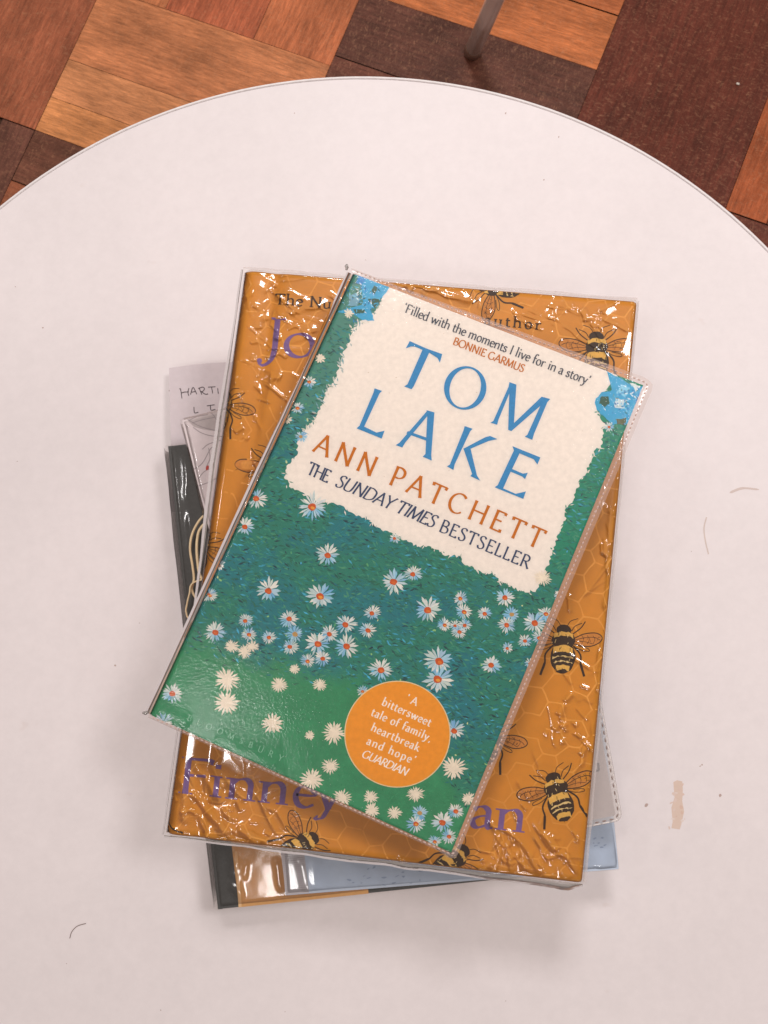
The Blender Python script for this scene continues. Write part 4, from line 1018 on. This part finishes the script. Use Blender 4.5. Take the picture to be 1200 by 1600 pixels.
blob([(970, 600), (984, 606), (978, 622), (966, 614)], BL3, .000106); blob([(962, 622), (978, 624), (974, 640), (958, 636)], S(214, 226, 228), .000107, 2); blob([(984, 598), (1000, 604), (994, 612)], S(226, 232, 230), .000107)  # the off-white blobs paint the sleeve's sheen into the print
for _ in range(190):
    c_ = random.choice([(566, 462), (978, 628)]); p_ = np.array(c_) + np.array([random.gauss(0, 14), random.gauss(0, 14)])
    dab(p_, random.uniform(1.5, 4), random.uniform(.6, 1.3), random.uniform(0, 3.1), random.choice([BL1, BL2, BL3, BL3, S(90, 190, 222), S(232, 240, 240), S(40, 120, 180), GD]), random.uniform(.000108, .000118)) if not inside(p_, PANEL) else None
# daisies
DZ = [.00012]
def daisy(x, y, r, kind='w'):
    r *= 1.1; DZ[0] += 3e-7; z0 = DZ[0]; n_ = random.randint(15, 21) if r > 12 else random.randint(10, 14); ph = random.random() * 6.28
    sq = random.uniform(.84, 1); sa = random.uniform(0, 3.14); blue = random.uniform(0, 6.28)
    if kind == 'c': art.disc((x, y), r * .42, r * .42 * sq, sa, S(240, 226, 206), z0, 16, .08)
    for k in range(n_):
        th = ph + 2 * math.pi * k / n_ + random.uniform(-.09, .09); ln = r * random.uniform(.78, 1.08); wd = r * math.pi / n_ * random.uniform(.4, .64)
        f_ = lambda rr, off: (x + (rr * math.cos(th) - off * math.sin(th)), y + sq * (rr * math.sin(th) + off * math.cos(th)))
        if kind == 'c': col = tuple(np.array(S(242, 228, 208)) * random.uniform(.93, 1.03)); cols = [col] * 5
        else:
            bl = max(0, math.cos(th - blue)) ** 1 * random.uniform(.6, 1.25) + (.75 if kind == 'b' else 0) + random.uniform(-.15, .2); bl = min(1, max(0, bl))
            wv = np.array(random.choice([S(240, 234, 224), S(226, 226, 220), S(206, 216, 208)])); bv = np.array(random.choice([S(122, 190, 226), S(152, 204, 230), S(96, 170, 218)]))
            tip = wv * (1 - .85 * bl) + bv * .85 * bl; root = tip * .6 + np.array(S(140, 196, 220)) * .4; cols = [tuple(root), tuple(tip), tuple(tip * 1.02), tuple(tip), tuple(root)]
        zz = z0 + random.uniform(0, 1.2e-5)
        p5 = [f_(r * .15, -wd * .35), f_(ln * .7, -wd), f_(ln, 0), f_(ln * .7, wd), f_(r * .15, wd * .35)]
        art.poly(p5, cols, zz)
    if kind != 'c':
        o = (random.uniform(-.08, .08) * r, random.uniform(0, .12) * r)
        art.disc((x + o[0], y + o[1]), r * .27, r * .23, .3, S(204, 88, 34) if kind == 'w' else S(196, 150, 90), z0 + 1.5e-5, 12, .1)
        if kind == 'w': art.disc((x + o[0] + r * .03, y + o[1] + r * .06), r * .15, r * .1, .3, random.choice([S(236, 160, 60), S(216, 104, 40), S(226, 120, 44)]), z0 + 1.7e-5, 9, .1)
for d_ in [(484, 596, 10), (465, 637, 11), (401, 779, 17), (489, 791, 22), (382, 822, 15), (512, 866, 18), (420, 921, 19), (501, 931, 22), (327, 929, 14), (342, 882, 10), (336, 987, 17), (384, 969, 12), (389, 991, 12), (420, 996, 12), (451, 967, 15), (460, 990, 15, 'b'), (454, 1010, 13), (515, 990, 14), (496, 1005, 19), (481, 1032, 12), (504, 1028, 13),
           (362, 1010, 12, 'c'), (382, 1018, 12, 'c'), (394, 1010, 11, 'c'), (355, 1062, 20, 'c'), (354, 1098, 21, 'c'), (436, 1070, 14, 'c'), (500, 1070, 11, 'c'), (425, 1130, 17, 'c'), (460, 1045, 9, 'c'), (484, 1149, 8, 'c'), (269, 1083, 17), (256, 1128, 15), (522, 1145, 18, 'c'), (487, 1218, 18, 'c'), (516, 1197, 14, 'c'),
           (541, 975, 17), (541, 1010, 19), (582, 957, 13), (574, 984, 14), (646, 896, 14), (616, 909, 20), (669, 952, 20), (720, 935, 12), (724, 955, 13), (694, 976, 12), (711, 977, 9), (727, 976, 11), (717, 987, 12), (595, 1046, 19), (685, 1031, 22), (685, 1061, 23), (617, 841, 9), (757, 958, 12), (567, 1080, 9),
           (789, 934, 15), (799, 960, 13, 'b'), (792, 976, 14), (852, 959, 13), (835, 973, 19), (820, 1001, 11), (843, 996, 12), (793, 1012, 9), (768, 1039, 16), (828, 1036, 9), (709, 1140, 17), (848, 903, 14, 'c'),
           (709, 1200, 20, 'c'), (649, 1240, 14, 'c'), (579, 1245, 12, 'c'), (581, 1266, 13, 'c'), (616, 1270, 12, 'c'), (535, 1246, 15, 'c'), (656, 1270, 13, 'b'), (650, 1287, 15), (712, 1267, 14), (692, 1284, 18), (679, 1314, 11), (701, 1307, 13), (732, 1248, 11, 'c'), (951, 667, 8), (471, 682, 10, 'b'), (545, 490, 8, 'c'), (872, 930, 8), (500, 560, 9, 'c'), (448, 655, 9, 'c')]:
    daisy(*d_)
for _ in range(120):                                                       # buds and light specks
    u, v = random.random(), random.uniform(.1, 1); p_ = (1 - u) * (1 - v) * clipP[0] + u * (1 - v) * clipP[1] + u * v * clipP[2] + (1 - u) * v * clipP[3]
    if inside(p_, PANEL) or p_[1] > float(bound(np.array(p_[0]))) + 20: continue
    art.disc(p_, random.uniform(1.2, 3), random.uniform(.9, 1.8), random.uniform(0, 3), random.choice([S(150, 200, 130), S(206, 220, 160), S(96, 170, 120), S(80, 176, 214)]), random.uniform(.00006, .00009), 8, .3)
art.build('meadow_painting', M_print, fcv)
# title, traced letter by letter
art = Art(sP)
tz = lambda X, Y: (530 + X / 3.4286, 520 + Y / 3.4286)
TB = S(58, 142, 196)
LET = [[(378, 45), (465, 84), (552, 115), (539, 161), (527, 136), (482, 107), (400, 286), (388, 303), (348, 288), (366, 276), (446, 92), (404, 74), (384, 74), (357, 84)],
       [(912, 265), (949, 278), (936, 484), (1084, 343), (1130, 355), (1115, 372), (1044, 540), (1034, 574), (994, 557), (1008, 546), (1077, 392), (922, 527), (905, 520), (911, 325), (853, 466), (846, 493), (810, 482), (826, 472), (907, 290)],
       [(190, 298), (230, 312), (217, 324), (134, 503), (200, 535), (243, 525), (228, 567), (93, 512), (109, 498), (184, 320)],
       [(470, 420), (486, 430), (354, 588), (338, 615), (303, 602), (322, 590)], [(468, 415), (510, 427), (493, 655), (496, 685), (447, 664), (462, 650), (472, 442)], [(360, 540), (368, 527), (468, 562), (466, 578)],
       [(672, 500), (715, 515), (702, 527), (618, 706), (612, 735), (577, 716), (593, 706), (667, 520)], [(664, 622), (782, 560), (808, 553), (847, 570), (800, 580), (692, 626), (680, 640)], [(668, 628), (704, 622), (738, 765), (755, 792), (703, 768), (712, 756)],
       [(928, 608), (1077, 668), (1062, 706), (1042, 678), (966, 646), (926, 730), (984, 755), (1010, 750), (995, 784), (980, 770), (918, 744), (878, 834), (945, 863), (1000, 850), (986, 890), (833, 828), (849, 816), (936, 630)]]
for i, L_ in enumerate(LET): art.poly([tz(*q) for q in L_], TB, .0002 + i * 1e-6)
oc = np.array(tz(675, 296)); e1 = np.array([math.cos(.36), math.sin(.36)]); e2 = np.array([-e1[1], e1[0]])
f1 = np.array([math.cos(.30), math.sin(.30)]); f2 = np.array([-f1[1], f1[0]])
o_ = []; i_ = []
for k in range(49):
    t = 2 * math.pi * k / 48
    o_.append(oc + (e1 * 113 * math.cos(t) + e2 * 117 * math.sin(t)) / 3.4286); i_.append(oc + (f1 * 82 * math.cos(t) + f2 * 107 * math.sin(t)) / 3.4286)
for k in range(48): art.poly([o_[k], o_[k + 1], i_[k + 1], i_[k]], TB, .00022)
art.build('title_lettering', M_ink, fcv)
art = Art(sP)
text(art, 'ANN PATCHETT', (488, 705), (842, 859), 32, S(200, 112, 10), .0002, .145, .055, serif=.05)
art.build('author_lettering', M_ink, fcv); art = Art(sP)
text(art, 'BONNIE GARMUS', (707, 538), (817, 582), 12, S(200, 114, 30), .0002, .17, .08, serif=.04)
art.build('reviewer_lettering', M_ink, fcv)
art = Art(sP); INK = S(54, 70, 104)
text(art, 'THE ', (478, 740), (515, 756.5), 20.5, INK, .0002, .14, .06, serif=.07)
text(art, 'SUNDAY TIMES', (522, 759), (676, 825), 20.5, INK, .0002, .14, .06, serif=.07, slant=.22)
text(art, 'BESTSELLER', (685, 830), (824, 889), 20.5, INK, .0002, .14, .06, serif=.07)
art.build('bestseller_lettering', M_ink, fcv); art = Art(sP)
text(art, '`Filled with the moments I live for in a story\'', (629, 487), (919, 602), 14.5, S(74, 78, 90), .0002, .14, .07, serif=.08)
art.build('quote_lettering', M_ink, fcv)
art = Art(sP)
text(art, 'BLOOMSBURY', (292, 1125), (440, 1190), 9.5, S(150, 206, 176), .00021, .12, .07, serif=.08)
art.build('publisher_lettering', M_ink, fcv)
art = Art(sP); rc_ = (621, 1147)
art.disc(rc_, 83, 83.5, 0, S(238, 214, 170), .00022, 72); art.disc(rc_, 81.4, 82, 0, S(238, 156, 40), .00024, 72)
rd = art.build('roundel', M_print, fcv)
art = Art(sP); WH = S(250, 242, 232)
for s_, a_, b_, cp, sl_ in (('`A', (634, 1096), (650, 1103), 12.5, 0), ('bittersweet', (596, 1101), (671, 1135), 13, 0), ('tale of family,', (579, 1117), (672, 1159), 13, 0), ('heartbreak', (579, 1141), (653, 1174), 13, 0), ("and hope'", (572, 1162), (646, 1194), 13, 0), ('GUARDIAN', (564, 1182), (634, 1212), 12.5, .2)):
    text(art, s_, a_, b_, cp, WH, .00027, .17, .085, serif=.09, slant=sl_)
art.build('roundel_lettering', M_ink, fcv)

# its soft stitched sleeve
CRP = [(600, 560, 660, 760, .25, 6), (690, 640, 640, 800, .2, 6), (240, 1105, 300, 1135, .5, 3), (330, 1150, 440, 1195, .5, 3.5), (350, 1165, 450, 1205, .4, 2.5), (990, 605, 1000, 640, .2, 4), (700, 1180, 740, 1240, .25, 4)]
def hP(U, Vv, X, Y):
    h = .0004 + .00025 * fbm(X * 30, Y * 30, 91) + .00002 * fbm(X * 420, Y * 420, 92) + .4 * np.minimum(crease_field(sP, CRP, X, Y, 4), .001)
    x = U * .1285; e = np.minimum(np.minimum(x, .1285 - x), np.minimum(Vv, 1 - Vv) * .2)
    return zP(np.clip(U, 0, 1), np.clip(Vv, 0, 1)) + h - np.where(x < 0, -x * .9, 0)
V, Fs, _, _ = grid_surface(sP, 200, 300, hP, (.0016, .0, .0, .0))
sl = link('plastic_sleeve', V, Fs, M_film2, bk, smooth=True)
# sealed border: top, right and foot, with its embossed seam
def lerp_line(a, b, n): return [(a[0] + (b[0] - a[0]) * t, a[1] + (b[1] - a[1]) * t) for t in np.linspace(0, 1, n)]
SO = [(540, 415), (1024, 596), (711, 1342), (229, 1118)]
inn = lerp_line(QP[0], QP[1], 40) + lerp_line(QP[1], QP[2], 60) + lerp_line(QP[2], QP[3], 40)
outr = lerp_line((549, 419), (1012, 592), 40)[:-2] + [(1004, 588), (1014, 594)] + [(1020, 601), (1018, 612)] + lerp_line((1022, 600), (714, 1338), 60)[2:-2] + [(716, 1333), (712, 1340)] + [(706, 1341), (698, 1339)] + lerp_line((710, 1341), (231, 1121), 40)[2:]
V, Fs = [], []
K = 6
for i in range(len(inn)):
    a, b_ = np.array(inn[i]), np.array(outr[i])
    for k in range(K + 1):
        t = k / K; zz = ZP - .0002 - .0016 * t + .0005 * math.exp(-((t - .62) / .12) ** 2) + .0004 * (vnoise(i * .6, t * 2, 8) - .5); V.append(tuple(at(*(a + (b_ - a) * t), zz)))
for i in range(len(inn) - 1):
    for k in range(K): q = i * (K + 1) + k; Fs.append((q, q + K + 1, q + K + 2, q + 1))
link('sealed_edge', V, Fs, M_seal, sl, smooth=True)
q2 = [tuple(at(x, y, ZP - .0004)[:2]) for x, y in ((552, 422), (1014, 599), (709, 1337), (233, 1119))]
V, Fs = seam(q2, ZP - .0006, .0012, .0007, .0003, hgt=.0004, cr=.002); link('stitching', V, Fs, mat_plain('seam_pink', S(226, 196, 186), .35), sl)
# little welded ends of the sleeve at the spine
for (x, y), dx in (((542, 421), (-1, -6)), ((230, 1113), (-6, 1))):
    parts = []
    for k in range(3):
        a = at(x + random.uniform(-1.5, 2), y + random.uniform(-2, 3), ZP - .001); b_ = at(x + dx[0] + random.uniform(-1.5, 1.5), y + dx[1] + random.uniform(-1.5, 1.5), ZP - .0006)
        mid = (a + b_) / 2 + np.array([random.uniform(-.0005, .0005), random.uniform(-.0005, .0005), .0004]); parts.append(tube(catmull([a, mid, b_], 5), [.0003] + [.0005] * 9 + [.0003], 8))
    V, Fs = merge(*parts); link('welded_end', V, Fs, M_clear, sl, smooth=True)
# rounded back fold of the sleeve along the spine
inn = lerp_line((550, 428), (234, 1116), 60); outl = [(p[0] - 8, p[1] - 3.5) for p in inn]
V, Fs = band_px(outl, inn, ZP - .0014, .0035); link('spine_fold', V, Fs, mat_film('spine_fold_plastic', 1.0, .12, milk=.3, milkcol=S(226, 160, 118), tint=(.97, .88, .8)), sl, smooth=True)
